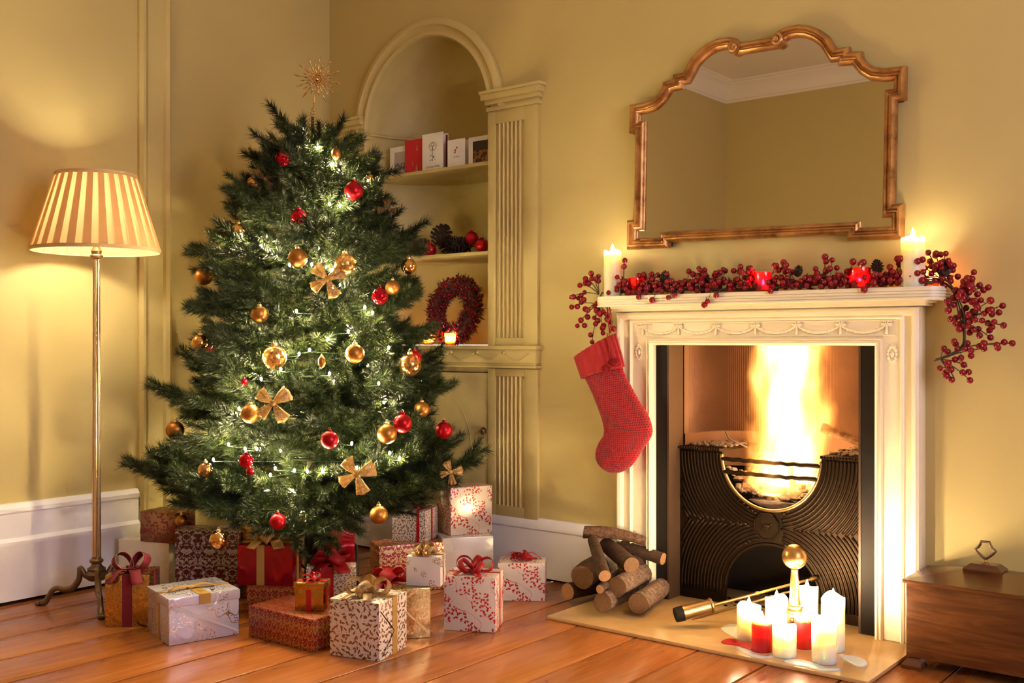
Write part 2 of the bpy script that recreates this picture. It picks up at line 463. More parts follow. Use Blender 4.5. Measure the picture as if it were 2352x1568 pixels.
# wrapping papers: everything in the UV of the box faces (metres)
def leaves_mask(nt, uv, scale, a, b_, shift=(0, 0, 0), prob=1.0):
    p = vmath(nt, 'ADD', uv, shift).outputs[0]
    p = vmath(nt, 'SCALE', p); p.inputs['Scale'].default_value = scale; p = p.outputs[0]
    vo = nt.nodes.new('ShaderNodeTexVoronoi'); vo.voronoi_dimensions = '2D'; vo.inputs['Scale'].default_value = 1.0; vo.inputs['Randomness'].default_value = .75; L(nt, p, vo.inputs['Vector'])
    d = vmath(nt, 'SUBTRACT', p, vo.outputs['Position']).outputs[0]
    sp = nt.nodes.new('ShaderNodeSeparateColor'); L(nt, vo.outputs['Color'], sp.inputs[0])
    ro = nt.nodes.new('ShaderNodeVectorRotate'); ro.rotation_type = 'Z_AXIS'; L(nt, d, ro.inputs['Vector']); L(nt, math_n(nt, 'MULTIPLY', sp.outputs[0], 6.28), ro.inputs['Angle'])
    m = vmath(nt, 'MULTIPLY', ro.outputs[0], (1/a, 1/b_, 0))
    ln = nt.nodes.new('ShaderNodeVectorMath'); ln.operation = 'LENGTH'; L(nt, m.outputs[0], ln.inputs[0])
    k = math_n(nt, 'LESS_THAN', ln.outputs['Value'], 1.0)
    if prob < 1: k = math_n(nt, 'MULTIPLY', k, math_n(nt, 'LESS_THAN', sp.outputs[1], prob))
    return k
def lines_mask(nt, uv, scale, width):
    n = noise(nt, uv, scale, 1, .4); return math_n(nt, 'LESS_THAN', math_n(nt, 'ABSOLUTE', math_n(nt, 'SUBTRACT', n, .5)), width)
def damask_mask(nt, uv, per=.06, scale=45, th=.5):
    s = nt.nodes.new('ShaderNodeSeparateXYZ'); L(nt, uv, s.inputs[0])
    u = math_n(nt, 'PINGPONG', s.outputs[0], per/2); row = math_n(nt, 'FLOORED_MODULO', s.outputs[1], per*1.5)
    cb = nt.nodes.new('ShaderNodeCombineXYZ'); L(nt, u, cb.inputs[0]); L(nt, row, cb.inputs[1])
    n = noise(nt, cb.outputs[0], scale, 2.0, .5, 1.1); return math_n(nt, 'GREATER_THAN', n, th)
def paper(name, base, ink, fn, rough=.35, metal=0.0, ink_metal=0.0, ink_rough=.3, crease=.25):
    m, nt, b = mat(name); uv = coord(nt, 'UV'); k = fn(nt, uv)
    L(nt, mixc(nt, k, base, ink), b.inputs['Base Color'])
    L(nt, math_n(nt, 'ADD', math_n(nt, 'MULTIPLY', k, ink_metal-metal), metal), b.inputs['Metallic'])
    L(nt, math_n(nt, 'ADD', math_n(nt, 'MULTIPLY', k, ink_rough-rough), rough), b.inputs['Roughness'])
    bump(nt, b, noise(nt, coord(nt), 9, 2, .5, 1.5), crease, .008)
mx = lambda nt, a, b: math_n(nt, 'MAXIMUM', a, b)
holly = lambda nt, uv: mx(nt, mx(nt, leaves_mask(nt, uv, 46, .36, .15), leaves_mask(nt, uv, 46, .32, .13, (.31, .17, 0))), leaves_mask(nt, uv, 110, .17, .17, (.2, .5, 0), .4))
berry = lambda nt, uv: mx(nt, math_n(nt, 'MULTIPLY', mx(nt, leaves_mask(nt, uv, 70, .30, .28, (0, 0, 0), .9), leaves_mask(nt, uv, 70, .34, .16, (.43, .21, 0), .8)), math_n(nt, 'GREATER_THAN', noise(nt, uv, 15, 1), .475)), lines_mask(nt, uv, 9, .0026))
paper('paper_holly', (.60, .53, .48), (.24, .11, .032), holly, .4, 0, .6, .3)
paper('paper_holly_small', (.60, .52, .45), (.20, .10, .032), lambda nt, uv: mx(nt, leaves_mask(nt, uv, 75, .36, .15), leaves_mask(nt, uv, 75, .3, .13, (.31, .17, 0))), .4, 0, .6, .3)
paper('paper_berry', (.60, .53, .48), (.46, .014, .02), berry, .30, 0, .2, .3)
paper('paper_berry_cream', (.76, .64, .47), (.48, .014, .02), berry, .25, .1, .2, .3)
paper('paper_silver', (.54, .52, .62), (.66, .54, .26), lambda nt, uv: mx(nt, math_n(nt, 'MULTIPLY', leaves_mask(nt, uv, 70, .36, .10), math_n(nt, 'GREATER_THAN', noise(nt, uv, 12, 1), .5)), lines_mask(nt, uv, 12, .004)), .18, .25, 1.0, .18, .4)
paper('paper_cream_gold', (.60, .55, .54), (.52, .40, .16), lambda nt, uv: math_n(nt, 'MULTIPLY', mx(nt, leaves_mask(nt, uv, 120, .36, .2), leaves_mask(nt, uv, 120, .3, .15, (.3, .2, 0))), math_n(nt, 'GREATER_THAN', noise(nt, uv, 17, 1), .56)), .35, 0, .9, .25)
paper('paper_damask_silver', (.44, .39, .39), (.08, .005, .009), lambda nt, uv: damask_mask(nt, uv, .095, 70, .47), .3, .1, 0, .4, .1)
paper('paper_damask_gold', (.42, .23, .07), (.20, .005, .011), lambda nt, uv: damask_mask(nt, uv, .045, 85, .47), .28, .7, .1, .35, .15)
paper('paper_damask_red', (.60, .44, .20), (.28, .005, .012), lambda nt, uv: damask_mask(nt, uv, .085, 80, .47), .28, .4, .1, .3, .15)
paper('paper_red_floral', (.26, .13, .05), (.24, .012, .012), lambda nt, uv: mx(nt, leaves_mask(nt, uv, 60, .34, .24, (0, 0, 0), .75), lines_mask(nt, uv, 14, .02)), .22, .75, .2, .3)
paper('foil_gold_paisley', (.60, .38, .13), (.46, .27, .08), lambda nt, uv: math_n(nt, 'GREATER_THAN', math_n(nt, 'SINE', math_n(nt, 'MULTIPLY', noise(nt, uv, 22, 2), 60)), .1), .2, 1, 1, .38, .6)
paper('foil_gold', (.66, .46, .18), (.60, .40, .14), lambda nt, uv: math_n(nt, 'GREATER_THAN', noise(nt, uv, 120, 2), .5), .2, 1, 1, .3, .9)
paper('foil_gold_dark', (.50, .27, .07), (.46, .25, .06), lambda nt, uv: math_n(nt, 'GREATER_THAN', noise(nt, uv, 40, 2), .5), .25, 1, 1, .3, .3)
paper('foil_red', (.30, .003, .010), (.27, .003, .010), lambda nt, uv: math_n(nt, 'GREATER_THAN', noise(nt, uv, 8, 2), .5), .14, .5, .5, .18, .9)
simple('paper_crease', (.50, .47, .50), .3)
paper('paper_cream', (.80, .74, .60), (.78, .71, .56), lambda nt, uv: math_n(nt, 'GREATER_THAN', noise(nt, uv, 8, 2), .5), .25, .15, .15, .3, .12)
def m_knit():
    m, nt, b = mat('knit_red'); uv = coord(nt, 'UV', (1, 1, 1), (0, 0, 0))
    s = nt.nodes.new('ShaderNodeSeparateXYZ'); L(nt, uv, s.inputs[0])
    row = math_n(nt, 'MULTIPLY', s.outputs[1], 105); col = math_n(nt, 'MULTIPLY', s.outputs[0], 105)
    odd = math_n(nt, 'MULTIPLY', math_n(nt, 'MODULO', math_n(nt, 'FLOOR', row), 2), .5)
    fu = math_n(nt, 'SUBTRACT', math_n(nt, 'FRACT', math_n(nt, 'ADD', col, odd)), .5); fv = math_n(nt, 'SUBTRACT', math_n(nt, 'FRACT', row), .5)
    r = math_n(nt, 'SQRT', math_n(nt, 'ADD', math_n(nt, 'MULTIPLY', fu, fu), math_n(nt, 'MULTIPLY', fv, fv)))
    hole = math_n(nt, 'LESS_THAN', r, .27)
    L(nt, mixc(nt, hole, (.37, .006, .012), (.10, .002, .005)), b.inputs['Base Color']); b.inputs['Roughness'].default_value = .85; b.inputs['Sheen Weight'].default_value = .15
    bump(nt, b, math_n(nt, 'MINIMUM', r, .45), .8, .006)
m_knit()
simple('knit_plain', (.36, .006, .012), .9, bmp=.5, bscale=220, sheen=.2)
# ================================================================ the room
RX, RY, RZ = 5.6, -4.5, 3.25
fl = thing('floor', 'polished wide orange-brown floorboards of the whole room', None, kind='structure')
MB().box(-.1, RX+.1, RY-.1, .1, -.06, -.022).build('subfloor', 'soot_and_gap_shade', fl)
edges = [-.011] + [.237+.248*k for k in range(22)] + [RX]
for a, b in zip(edges, edges[1:]):
    m = MB(); m.bbox(a+.0042, b-.0042, RY, 0.0, -.022, 0.0, .003)
    o = m.build('floorboard', 'floor_wood', None, smooth=30)
    # own origin, so that every board has its own grain
    c = Vector(((a+b)/2, 0, 0)); o.data.transform(Matrix.Translation(-c)); o.location = c; o.parent = fl
def wallmesh(name, polys, mat_='wall_paint', label=None):
    m = MB()
    for p in polys: m.poly(p)
    return tag(m.build(name, mat_), label, None, None, 'structure')
wallmesh('wall_left', [[(0, RY, 0), (0, 0, 0), (0, 0, RZ), (0, RY, RZ)]], label='plain golden cream wall behind the floor lamp')
m = MB(); m.box(-.1, RX+.1, RY-.1, .1, RZ, RZ+.1); tag(m.build('ceiling', 'ceiling_paint'), 'plain cream ceiling seen in the mirror', None, None, 'structure')
# wall behind the camera, and the right-hand wall with the window opening
wallmesh('wall_front', [[(0, RY, 0), (RX, RY, 0), (RX, RY, RZ), (0, RY, RZ)]], label='cream wall opposite the fireplace')
WY0, WY1, WZ0, WZ1 = -3.0, -1.2, .65, 2.65
wallmesh('wall_right', [[(RX, RY, 0), (RX, 0, 0), (RX, 0, WZ0), (RX, RY, WZ0)], [(RX, RY, WZ1), (RX, 0, WZ1), (RX, 0, RZ), (RX, RY, RZ)],
    [(RX, RY, WZ0), (RX, WY0, WZ0), (RX, WY0, WZ1), (RX, RY, WZ1)], [(RX, WY1, WZ0), (RX, 0, WZ0), (RX, 0, WZ1), (RX, WY1, WZ1)]], label='cream wall with the window at the right end of the room')
win = thing('window_1', 'tall sash window at the right end of the room', None, (RX+.06, -2.1, WZ0), kind='structure')
m = MB()
for y0, y1, z0, z1 in ((WY0, WY0+.05, WZ0, WZ1), (WY1-.05, WY1, WZ0, WZ1), (WY0, WY1, WZ0, WZ0+.06), (WY0, WY1, WZ1-.05, WZ1), (WY0, WY1, 1.62, 1.67), (-2.12, -2.08, WZ0, WZ1)):
    m.box(RX+.07, RX+.12, y0, y1, z0, z1)
m.build('window_frame', 'white_paint', win)
MB().box(RX-.06, RX+.12, WY0-.05, WY1+.05, WZ0-.04, WZ0).build('window_sill', 'white_paint', win)
for y0, y1 in ((WY0+.05, -2.12), (-2.08, WY1-.05)):
    for z0, z1 in ((WZ0+.06, 1.62), (1.67, WZ1-.05)): MB().box(RX+.096, RX+.10, y0, y1, z0, z1).build('pane', 'window_glass', win)

# fireplace wall with niche and hearth opening
NC, NR, NS = .699, .407, 2.115        # niche centre, radius, springing height
LZ = 1.03                             # ledge top
FX0, FX1, FZ1 = 2.005, 2.905, 1.034   # fireplace opening
polys = [[(0, 0, 0), (NC-NR, 0, 0), (NC-NR, 0, NS), (0, 0, NS)],
         [(NC-NR, 0, 0), (NC+NR, 0, 0), (NC+NR, 0, LZ), (NC-NR, 0, LZ)],
         [(NC+NR, 0, 0), (FX0, 0, 0), (FX0, 0, NS), (NC+NR, 0, NS)],
         [(FX0, 0, FZ1), (FX1, 0, FZ1), (FX1, 0, NS), (FX0, 0, NS)], [(FX1, 0, 0), (RX, 0, 0), (RX, 0, NS), (FX1, 0, NS)]]
arc = [(NC-NR*cos(pi*k/32), NS+NR*sin(pi*k/32)) for k in range(33)]
for (x0, z0), (x1, z1) in zip(arc, arc[1:]): polys.append([(x0, 0, z0), (x1, 0, z1), (x1, 0, RZ), (x0, 0, RZ)])
polys += [[(0, 0, NS), (NC-NR, 0, NS), (NC-NR, 0, RZ), (0, 0, RZ)], [(NC+NR, 0, NS), (RX, 0, NS), (RX, 0, RZ), (NC+NR, 0, RZ)]]
wb = wallmesh('wall_back', polys, label='golden cream wall with the arched niche and the fireplace')
m = MB(); nseg = 40
rows = []
for z in (LZ, 1.4, 1.8, NS): rows.append(m.ring([(NC-NR*cos(pi*k/nseg), NR*sin(pi*k/nseg), z) for k in range(nseg+1)]))
for j in range(1, 13):
    e = pi/2*j/12; rows.append(m.ring([(NC-NR*cos(e)*cos(pi*k/nseg), NR*cos(e)*sin(pi*k/nseg), NS+NR*sin(e)) for k in range(nseg+1)]))
for a, b in zip(rows, rows[1:]): m.bridge(a, b, False)
m.build('niche_shell', 'niche_paint', wb, smooth=True)
# thin moulding between niche wall and half dome
m = MB(); m.tube([(NC-(NR-.004)*cos(pi*k/nseg), (NR-.004)*sin(pi*k/nseg), NS-.012) for k in range(nseg+1)], .008, 6); m.build('niche_moulding', 'niche_paint', wb, smooth=True)

# archivolt
t1 = thing('trim_1', 'moulded cream archivolt curving around the top of the niche', None, (NC, 0, NS), kind='structure')
prof = [(-.085, 0), (-.085, .018), (-.070, .030), (-.052, .030), (-.046, .020), (-.022, .016), (-.016, .022), (-.004, .022), (.004, .010), (.004, 0)]
path = [(NC-(NR)*cos(pi*k/48), 0, NS-.0+NR*sin(pi*k/48)) for k in range(49)]
path = [(NC-NR, 0, NS-.10)] + path + [(NC+NR, 0, NS+.0)]
m = MB(); m.sweep([(-a, b) for a, b in prof], path, False, Vector((0, -1, 0))); m.build('archivolt', 'niche_paint', t1, smooth=50)

def pilaster(n, x0, x1, label, top=True):
    t = thing(n, label, None, ((x0+x1)/2, 0, 0), kind='structure')
    for z0, z1 in ((.25, .925), (LZ, 2.10)):
        m = MB(); m.box(x0, x1, -.008, 0, z0, z1); m.build('backing', 'niche_paint', t)
        f0, f1 = x0+.045, x1-.075 if x1 > 1 else x1-.045
        g0, g1 = (z0+.055, z1-.035) if z0 < 1 else (z0+.035, z1-.06)
        m = MB(); m.bbox(x0, f0, -.018, -.006, z0, z1, .002); m.bbox(f1, x1, -.018, -.006, z0, z1, .002)
        m.bbox(f0, f1, -.018, -.006, z0, g0, .002); m.bbox(f0, f1, -.018, -.006, g1, z1, .002); m.build('frame', 'niche_paint', t, smooth=30)
        nre = 6; wv = (f1-f0)/(nre+1)
        for k in range(nre):
            xc = f0+wv*(k+.5)+wv*.5
            m = MB(); m.tube([(xc, -.0105, g0), (xc, -.0105, g1)], wv*.43, 8, squash=.5); m.build('reed', 'niche_paint', t, smooth=60)
    m = MB()
    for e, z0, z1 in ((.012, 2.10, 2.118), (.004, 2.118, 2.130), (.016, 2.130, 2.150), (.030, 2.150, 2.178), (.036, 2.178, 2.192)):
        m.bbox(max(.001, x0-(e-.01 if x0 > .5 else 0)), x1+(e if x1 > 1 else -.01), -.018-e, 0, z0, z1, .002)
    m.build('capital', 'niche_paint', t, smooth=30)
pilaster('trim_2', 1.106, 1.393, 'fluted cream pilaster between the niche and the fireplace')
pilaster('trim_3', .004, .292, 'fluted cream pilaster in the corner behind the tree')
# ledge / dado frieze
t4 = thing('trim_4', 'cream dado ledge with faint swags under the niche', None, (.7, 0, .93), kind='structure')
m = MB()
for e, z0, z1 in ((.030, .928, .940), (.020, .940, .950), (.026, .950, 1.012), (.040, 1.012, 1.030)):
    m.bbox(.002, 1.372+e, -.012-e, 0, z0, z1, .003)
m.build('ledge', 'niche_paint', t4, smooth=30)
MB().slab([(NC-NR, 0)] + [(NC-NR*cos(pi*k/24), NR*sin(pi*k/24)) for k in range(25)], LZ-.03, LZ-.001).build('niche_floor', 'niche_paint', t4)
for k in range(8):
    x0 = .10+.16*k
    if x0+.14 > 1.39: break
    m = MB(); m.tube([(x0+.14*i/10, -.040, .995-.030*sin(pi*i/10)) for i in range(11)], .0035, 5); m.sphere((x0, -.04, .998), .008, 8, 6); m.build('swag', 'niche_paint', t4, smooth=True)
# cupboard door below
d2 = thing('door_1', 'cream cupboard door under the niche with brass ring pull', None, (.7, 0, .26), kind='structure')
MB().bbox(.30, 1.105, -.012, -.001, .262, .903, .003).build('leaf', 'niche_paint', d2, smooth=30)
m = MB(); m.tube([(.70+.30*cos(a), -.0125, .55+.30*sin(a)) for a in [pi*k/40 for k in range(41)]], .0016, 4); m.build('bead', 'niche_paint', d2)
MB().box(1.1045, 1.1075, -.009, -.0005, .262, .905).build('gap', 'soot_and_gap_shade', d2)  # dark strips painted in for the shade of the door joint
MB().box(.30, 1.107, -.009, -.0005, .903, .906).build('gap', 'soot_and_gap_shade', d2)
pr = thing('ring_pull', None, None); pr.parent = d2; pr.location = (1.077-.7, -.014, .635-.26)
MB().lathe([(.0, 0), (.018, 0), (.018, .003), (.010, .006), (.006, .014), (0, .016)], 16, M=Matrix.Rotation(pi/2, 4, 'X')).build('rose', 'old_brass', pr, smooth=40, local=True)
MB().tube([(.018*sin(a), -.014, -.016+.018*cos(a)) for a in [2*pi*k/20 for k in range(21)]], .003, 6).build('ring', 'old_brass', pr, smooth=True, local=True)
# shelves in the niche (half discs)
for z, lab in ((1.880, 'curved cream shelf holding the greeting cards'), (1.466, 'curved cream shelf holding pine cones and red baubles')):
    m = MB(); m.slab([(NC-(NR-.003), -.002)] + [(NC-(NR-.003)*cos(pi*k/28), (NR-.003)*sin(pi*k/28)) for k in range(29)][1:-1] + [(NC+NR-.003, -.002)], z-.016, z)
    tag(m.build('niche_shelf', 'niche_paint'), lab, 'shelf')

# skirtings
def skirt(name, label, path, prof, mat_='white_paint'):
    m = MB(); m.sweep(prof, path, False, Vector((0, 0, 1))); return tag(m.build(name, mat_, smooth=35), label, None, None, 'structure')
big = [(0, 0), (.030, 0), (.030, .205), (.036, .215), (.036, .235), (.022, .250), (.022, .345), (.030, .352), (.030, .368), (.018, .385), (0, .387)]
low = [(0, 0), (.022, 0), (.022, .205), (.028, .212), (.028, .232), (.014, .256), (0, .258)]
skirt('baseboard_left', 'tall white skirting board behind the floor lamp', [(0, RY, .012), (0, -1.125, .012)], [(-a, b) for a, b in big])
skirt('baseboard_back', 'white skirting board between the niche and the fireplace', [(.0, 0, .008), (1.83, 0, .008)], [(-a, b) for a, b in low])
skirt('baseboard_right', 'white skirting board beside the wooden box', [(3.07, 0, .008), (RX, 0, .008)], [(-a, b) for a, b in low])
# solid dark strip painted in for the shade under the skirting
m = MB(); m.box(.001, .028, RY, -1.125, 0, .0125); m.box(0, 1.83, -.02, -.001, 0, .0085); tag(m.build('skirting_shade_strip', 'soot_and_gap_shade'), 'dark strip painted as the shade gap under the skirting boards', None, None, 'structure')
# vertical moulding on the left wall
t6 = thing('trim_6', 'tall cream vertical door moulding on the left wall', None, (0, -1.04, 0), kind='structure')
m = MB(); m.sweep([(-.078, 0), (-.078, .03), (-.066, .036), (-.050, .030), (-.042, .018), (.030, .014), (.040, .022), (.050, .030), (.062, .030), (.075, .016), (.075, 0)], [(0, -1.043, 0.0), (0, -1.043, 3.05)], False, Vector((1, 0, 0)))
m.build('moulding', 'wall_paint', t6, smooth=30)
# cornice around the room
t7 = thing('trim_7', 'moulded cream cornice around the ceiling', None, (0, 0, RZ), kind='structure')
cp = [(0, 0), (0, -.16), (.014, -.16), (.018, -.145), (.030, -.14), (.040, -.10), (.075, -.055), (.12, -.03), (.125, -.018), (.145, -.014), (.15, 0)]
m = MB(); path = [(0, 0, RZ-.001), (RX, 0, RZ-.001), (RX, RY, RZ-.001), (0, RY, RZ-.001)]
m.sweep([(-a, b) for a, b in cp], path, True, Vector((0, 0, 1))); m.build('cornice', 'ceiling_paint', t7, smooth=30)
# little hook
hk = wx(572, 350); h = thing('wall_hook', 'small brass hook on the left wall above the tree', 'hook', hk)
MB().tube([hk+Vector(p) for p in ((0, 0, .02), (.012, 0, .018), (.018, 0, .0), (.026, 0, -.012), (.036, 0, -.006))], .0035, 6).build('hook', 'old_brass', h, smooth=True)
MB().sphere(hk+Vector((.003, 0, .018)), .008, 10, 6, (.5, 1, 1)).build('rose', 'old_brass', h, smooth=True)

# ================================================================ fireplace
HZ = .013
m = MB(); m.bbox(1.83, 3.052, -.53, .34, .0005, HZ, .003); tag(m.build('hearth_slab', 'hearth_stone', smooth=30), 'polished cream stone hearth slab in front of the fireplace', 'hearth')

SX0, SX1, SY = 1.835, 3.060, -.052
mp = thing('mantelpiece', 'white painted mantelpiece with swag frieze around the fire', 'mantelpiece', (2.45, 0, HZ))
MB().bbox(SX0, FX0, SY, 0, HZ, 1.17, .006).build('jamb', 'mantel_paint', mp, smooth=30)
MB().bbox(FX1, SX1, SY, 0, HZ, 1.17, .006).build('jamb', 'mantel_paint', mp, smooth=30)
fz_ = MB().bbox(FX0-.002, FX1+.002, SY, 0, FZ1, 1.17, .003).build('frieze', 'mantel_paint', mp, smooth=30)
# outer fillet and architrave as swept mouldings
pth = [(SX0+.003, SY, HZ), (SX0+.003, SY, 1.165), (SX1-.003, SY, 1.165), (SX1-.003, SY, HZ)]
m = MB(); m.sweep([(0, -.002), (0, .012), (-.010, .020), (-.022, .018), (-.028, .006), (-.030, -.002)], pth, False, Vector((0, -1, 0))); m.build('outer_moulding', 'mantel_paint', mp, smooth=30)
pth = [(FX0, SY, HZ), (FX0, SY, FZ1), (FX1, SY, FZ1), (FX1, SY, HZ)]
m = MB(); m.sweep([(0, -.002), (0, .010), (.009, .016), (.012, .008), (.018, .008), (.022, .014), (.026, .008), (.027, -.002)], pth, False, Vector((0, -1, 0))); m.build('architrave', 'mantel_paint', mp, smooth=30)
ip = [(FX0-.095, SY, HZ), (FX0-.095, SY, 1.125), (FX1+.085, SY, 1.125), (FX1+.085, SY, HZ)]
m = MB(); m.sweep([(0, -.002), (0, .006), (.006, .012), (.014, .006), (.016, -.002)], ip, False, Vector((0, -1, 0))); m.build('inner_moulding', 'mantel_paint', mp, smooth=30)
m = MB(); m.bbox(FX0-.075, FX1+.070, SY-.008, SY+.002, 1.068, 1.072, .001); m.bbox(FX0-.075, FX1+.070, SY-.008, SY+.002, 1.120, 1.124, .001); m.build('panel_bead', 'mantel_paint', mp)
nsw = 7; sx0, sx1 = FX0-.045, FX1+.040; sw = (sx1-sx0)/(nsw-1)
for k in range(nsw):
    xc = sx0+sw*k
    m = MB()
    m.tube([(xc, SY-.004, 1.109), (xc, SY-.005, 1.093), (xc, SY-.004, 1.074)], [.005, .004, .006], 6)
    for s in (-1, 1):
        m.tube([(xc, SY-.004, 1.109)]+[(xc+s*(.010+.008*cos(a)), SY-.004, 1.112+.007*sin(a)) for a in [2*pi*i/8 for i in range(9)]], .0036, 5)
        m.tube([(xc, SY-.004, 1.108), (xc+s*.012, SY-.004, 1.102), (xc+s*.020, SY-.004, 1.104)], .002, 5)
    m.build('bow_relief', 'mantel_paint', fz_, smooth=True)
    if k < nsw-1:
        m = MB(); n = 13
        pts = [(xc+sw*i/(n-1), SY-.004, 1.106-.026*sin(pi*i/(n-1))**.8) for i in range(n)]
        m.tube(pts, [.0028+.0032*sin(pi*i/(n-1)) for i in range(n)], 6)
        for i in range(2, n-2): m.sphere(Vector(pts[i])+Vector((0, -.002, 0)), .0058, 6, 4)
        m.build('swag', 'mantel_paint', fz_, smooth=True)
for xc in (FX0-.065, FX1+.058):
    m = MB()
    for i in range(12):
        a = 2*pi*i/12; m.sphere((xc+.014*cos(a), SY-.002, 1.005+.026*sin(a)), .006, 8, 5, (1, .5, 1.2))
    m.sphere((xc, SY-.002, 1.005), .008, 8, 6, (1, .6, 1.4)); m.build('patera', 'mantel_paint', mp, smooth=True)
# shelf with reeded, rounded edge
def rrect(x0, x1, y0, y1, r):
    p = [(x0, y1)]
    for cx, cy, a0 in ((x0+r, y0+r, pi), (x1-r, y0+r, 1.5*pi)):
        p += [(cx+r*cos(a0+pi/2*k/8), cy+r*sin(a0+pi/2*k/8)) for k in range(9)]
    return p + [(x1, y1)]
m = MB(); z = 1.188
lay = [(.000, .006), (.006, .003), (.002, .007), (.006, .003), (.002, .007), (.006, .003), (.002, .007), (.004, .006)]
for e, hgt in lay:
    m.slab(rrect(1.795+e, 3.155-e, -.175+e, 0, .045-e), z, z+hgt); z += hgt
SHZ = z
m.build('mantel_shelf', 'mantel_paint', mp, smooth=30)
m = MB(); m.slab(rrect(1.825, 3.085, -.085, 0, .01), 1.170, 1.180); m.slab(rrect(1.815, 3.10, -.11, 0, .01), 1.180, 1.188); m.build('bed_mould', 'mantel_paint', mp, smooth=30)

# cast iron register grate
IY = .06; IX0, IX1 = 2.066, 2.836; UC, UZ, UR = 2.459, .602, .203; AC, AZ, AR = 2.466, .075, .195; HOB = .625
gr = thing('fire_grate', 'black cast iron hob grate with fluted front inside the mantelpiece', 'grate', (2.45, IY, HZ))
for x0, x1 in ((FX0+.001, 2.064), (IX1+.002, FX1-.001)):
    MB().bbox(x0, x1, -.028, -.004, HZ, FZ1-.001, .002).build('slip', 'black_slip', gr, smooth=30)
MB().box(2.058, 2.066, -.03, .09, HZ, FZ1+.2).build('cheek_panel', 'iron_panel', gr)
MB().box(IX1, IX1+.008, -.03, .09, HZ, FZ1+.2).build('cheek_panel', 'iron_panel', gr)
m = MB(); n = 96; fr_, bk = [], []
def zlo(x): return AZ+sqrt(max(0, AR*AR-(x-AC)**2)) if abs(x-AC) < AR else HZ
def zhi(x): return UZ-sqrt(max(0, UR*UR-(x-UC)**2)) if abs(x-UC) < UR else HOB
xs = sorted(set([IX0+(IX1-IX0)*i/n for i in range(n+1)] + [UC-UR, UC-UR+1e-4, UC+UR-1e-4, UC+UR, AC-AR, AC-AR+1e-4, AC+AR-1e-4, AC+AR]))
rows = [(m.add((x, IY, zlo(x))), m.add((x, IY, zhi(x))), m.add((x, IY+.014, zhi(x))), m.add((x, IY+.014, zlo(x)))) for x in xs]
for a, b in zip(rows, rows[1:]):
    for i in range(4): m.face(a[i], b[i], b[(i+1) % 4], a[(i+1) % 4])
pf = m.build('front_plate', 'black_iron', gr)
ZM = .338
for cx, cz, R0, sg in ((UC, UZ, UR+.022, -1), (AC, AZ, AR+.022, 1)):
    for k in range(19):
        R = R0+.0145*k
        for side in (-1, 1):
            seg = []
            for i in range(33):
                a = pi/2*i/32
                x = cx+side*R*cos(a); zz = cz+sg*R*sin(a)
                ok = IX0+.006 < x < IX1-.006 and ((sg < 0 and ZM-.006*1 < zz < HOB-.02) or (sg > 0 and HZ+.03 < zz < ZM+.0)) and abs(x-UC) > .045
                if ok: seg.append((x, IY-.001, zz))
            if sg < 0 and seg and abs(seg[0][2]-UZ) < .03: seg.insert(0, (seg[0][0], IY-.001, HOB-.018))
            if sg > 0 and seg and abs(seg[0][2]-AZ) < .03: seg.insert(0, (seg[0][0], IY-.001, HZ+.04))
            if len(seg) > 2:
                MB().tube(seg, .0052, 6).build('reed', 'black_iron', pf, smooth=True)
MB().tube([(UC+UR*cos(a), IY-.004, UZ-UR*sin(a)) for a in [pi*k/40 for k in range(41)]], .007, 8).build('basket_rim', 'old_brass', gr, smooth=True)
MB().tube([(AC+AR*cos(a), IY-.004, AZ+AR*sin(a)) for a in [pi*k/40 for k in range(41)]], .006, 8).build('arch_rim', 'black_iron', gr, smooth=True)
m = MB(); o8 = [(UC-.011+.052*cos(pi/8+pi/4*k), ZM+.052*sin(pi/8+pi/4*k)) for k in range(8)]
m.slab(o8, IY, IY-.010, lambda a, b, h: (a, h, b)); md = m.build('medallion', 'black_iron', gr)
MB().tube([(a, IY-.011, b) for a, b in o8+o8[:1]], .004, 6).build('medallion_rim', 'black_iron', md, smooth=60)
m = MB()   # little running figure in relief
bc = Vector((UC-.011, IY-.011, ZM))
m.sphere(bc+Vector((0, 0, .002)), .012, 10, 6, (1.5, .45, .6)); m.sphere(bc+Vector((.018, 0, .010)), .006, 8, 6, (1.2, .5, 1))
for dx, ddx in ((-.014, -.008), (-.010, .002), (.010, .010), (.014, .002)): m.tube([bc+Vector((dx, 0, -.002)), bc+Vector((dx+ddx, 0, -.015))], .0022, 5)
m.tube([bc+Vector((-.018, 0, .004)), bc+Vector((-.026, 0, .010))], .002, 5); m.build('relief_figure', 'black_iron', md, smooth=True)
for (x, z, sx, sz) in ((UC-.075, ZM+.055, -1, 1), (UC+.055, ZM+.055, 1, 1), (UC-.085, ZM-.065, -1, -1), (UC+.062, ZM-.065, 1, -1)):
    m = MB()
    for q in range(4): m.sphere((x+sx*q*.018, IY-.003, z+sz*q*.012*(1 if sz > 0 else .9)), .009-.001*q, 8, 5, (1.1, .5, .8))
    m.build('scroll_relief', 'black_iron', pf, smooth=True)
for x0, x1 in ((IX0, UC-UR), (UC+UR, IX1)):
    hb = MB().bbox(x0, x1, IY-.016, .40, HOB-.012, HOB, .004).build('hob', 'black_iron', gr, smooth=30)
    m = MB(); nb = int((x1-x0)/.011)
    for i in range(nb): m.sphere((x0+(i+.5)*(x1-x0)/nb, IY-.016, HOB-.005), .0062, 6, 4, (.8, 1, 1))
    m.build('rope_edge', 'black_iron', hb, smooth=True)
for z, bow in ((.585, .012), (.535, .016)):
    hw = sqrt(UR*UR-(UZ-z)**2)
    m = MB(); m.tube([(UC-hw+2*hw*i/16, IY-.004-bow*sin(pi*i/16), z+.002*sin(9*i)) for i in range(17)], .0085, 8); m.build('fire_bar', 'black_iron', gr, smooth=True)
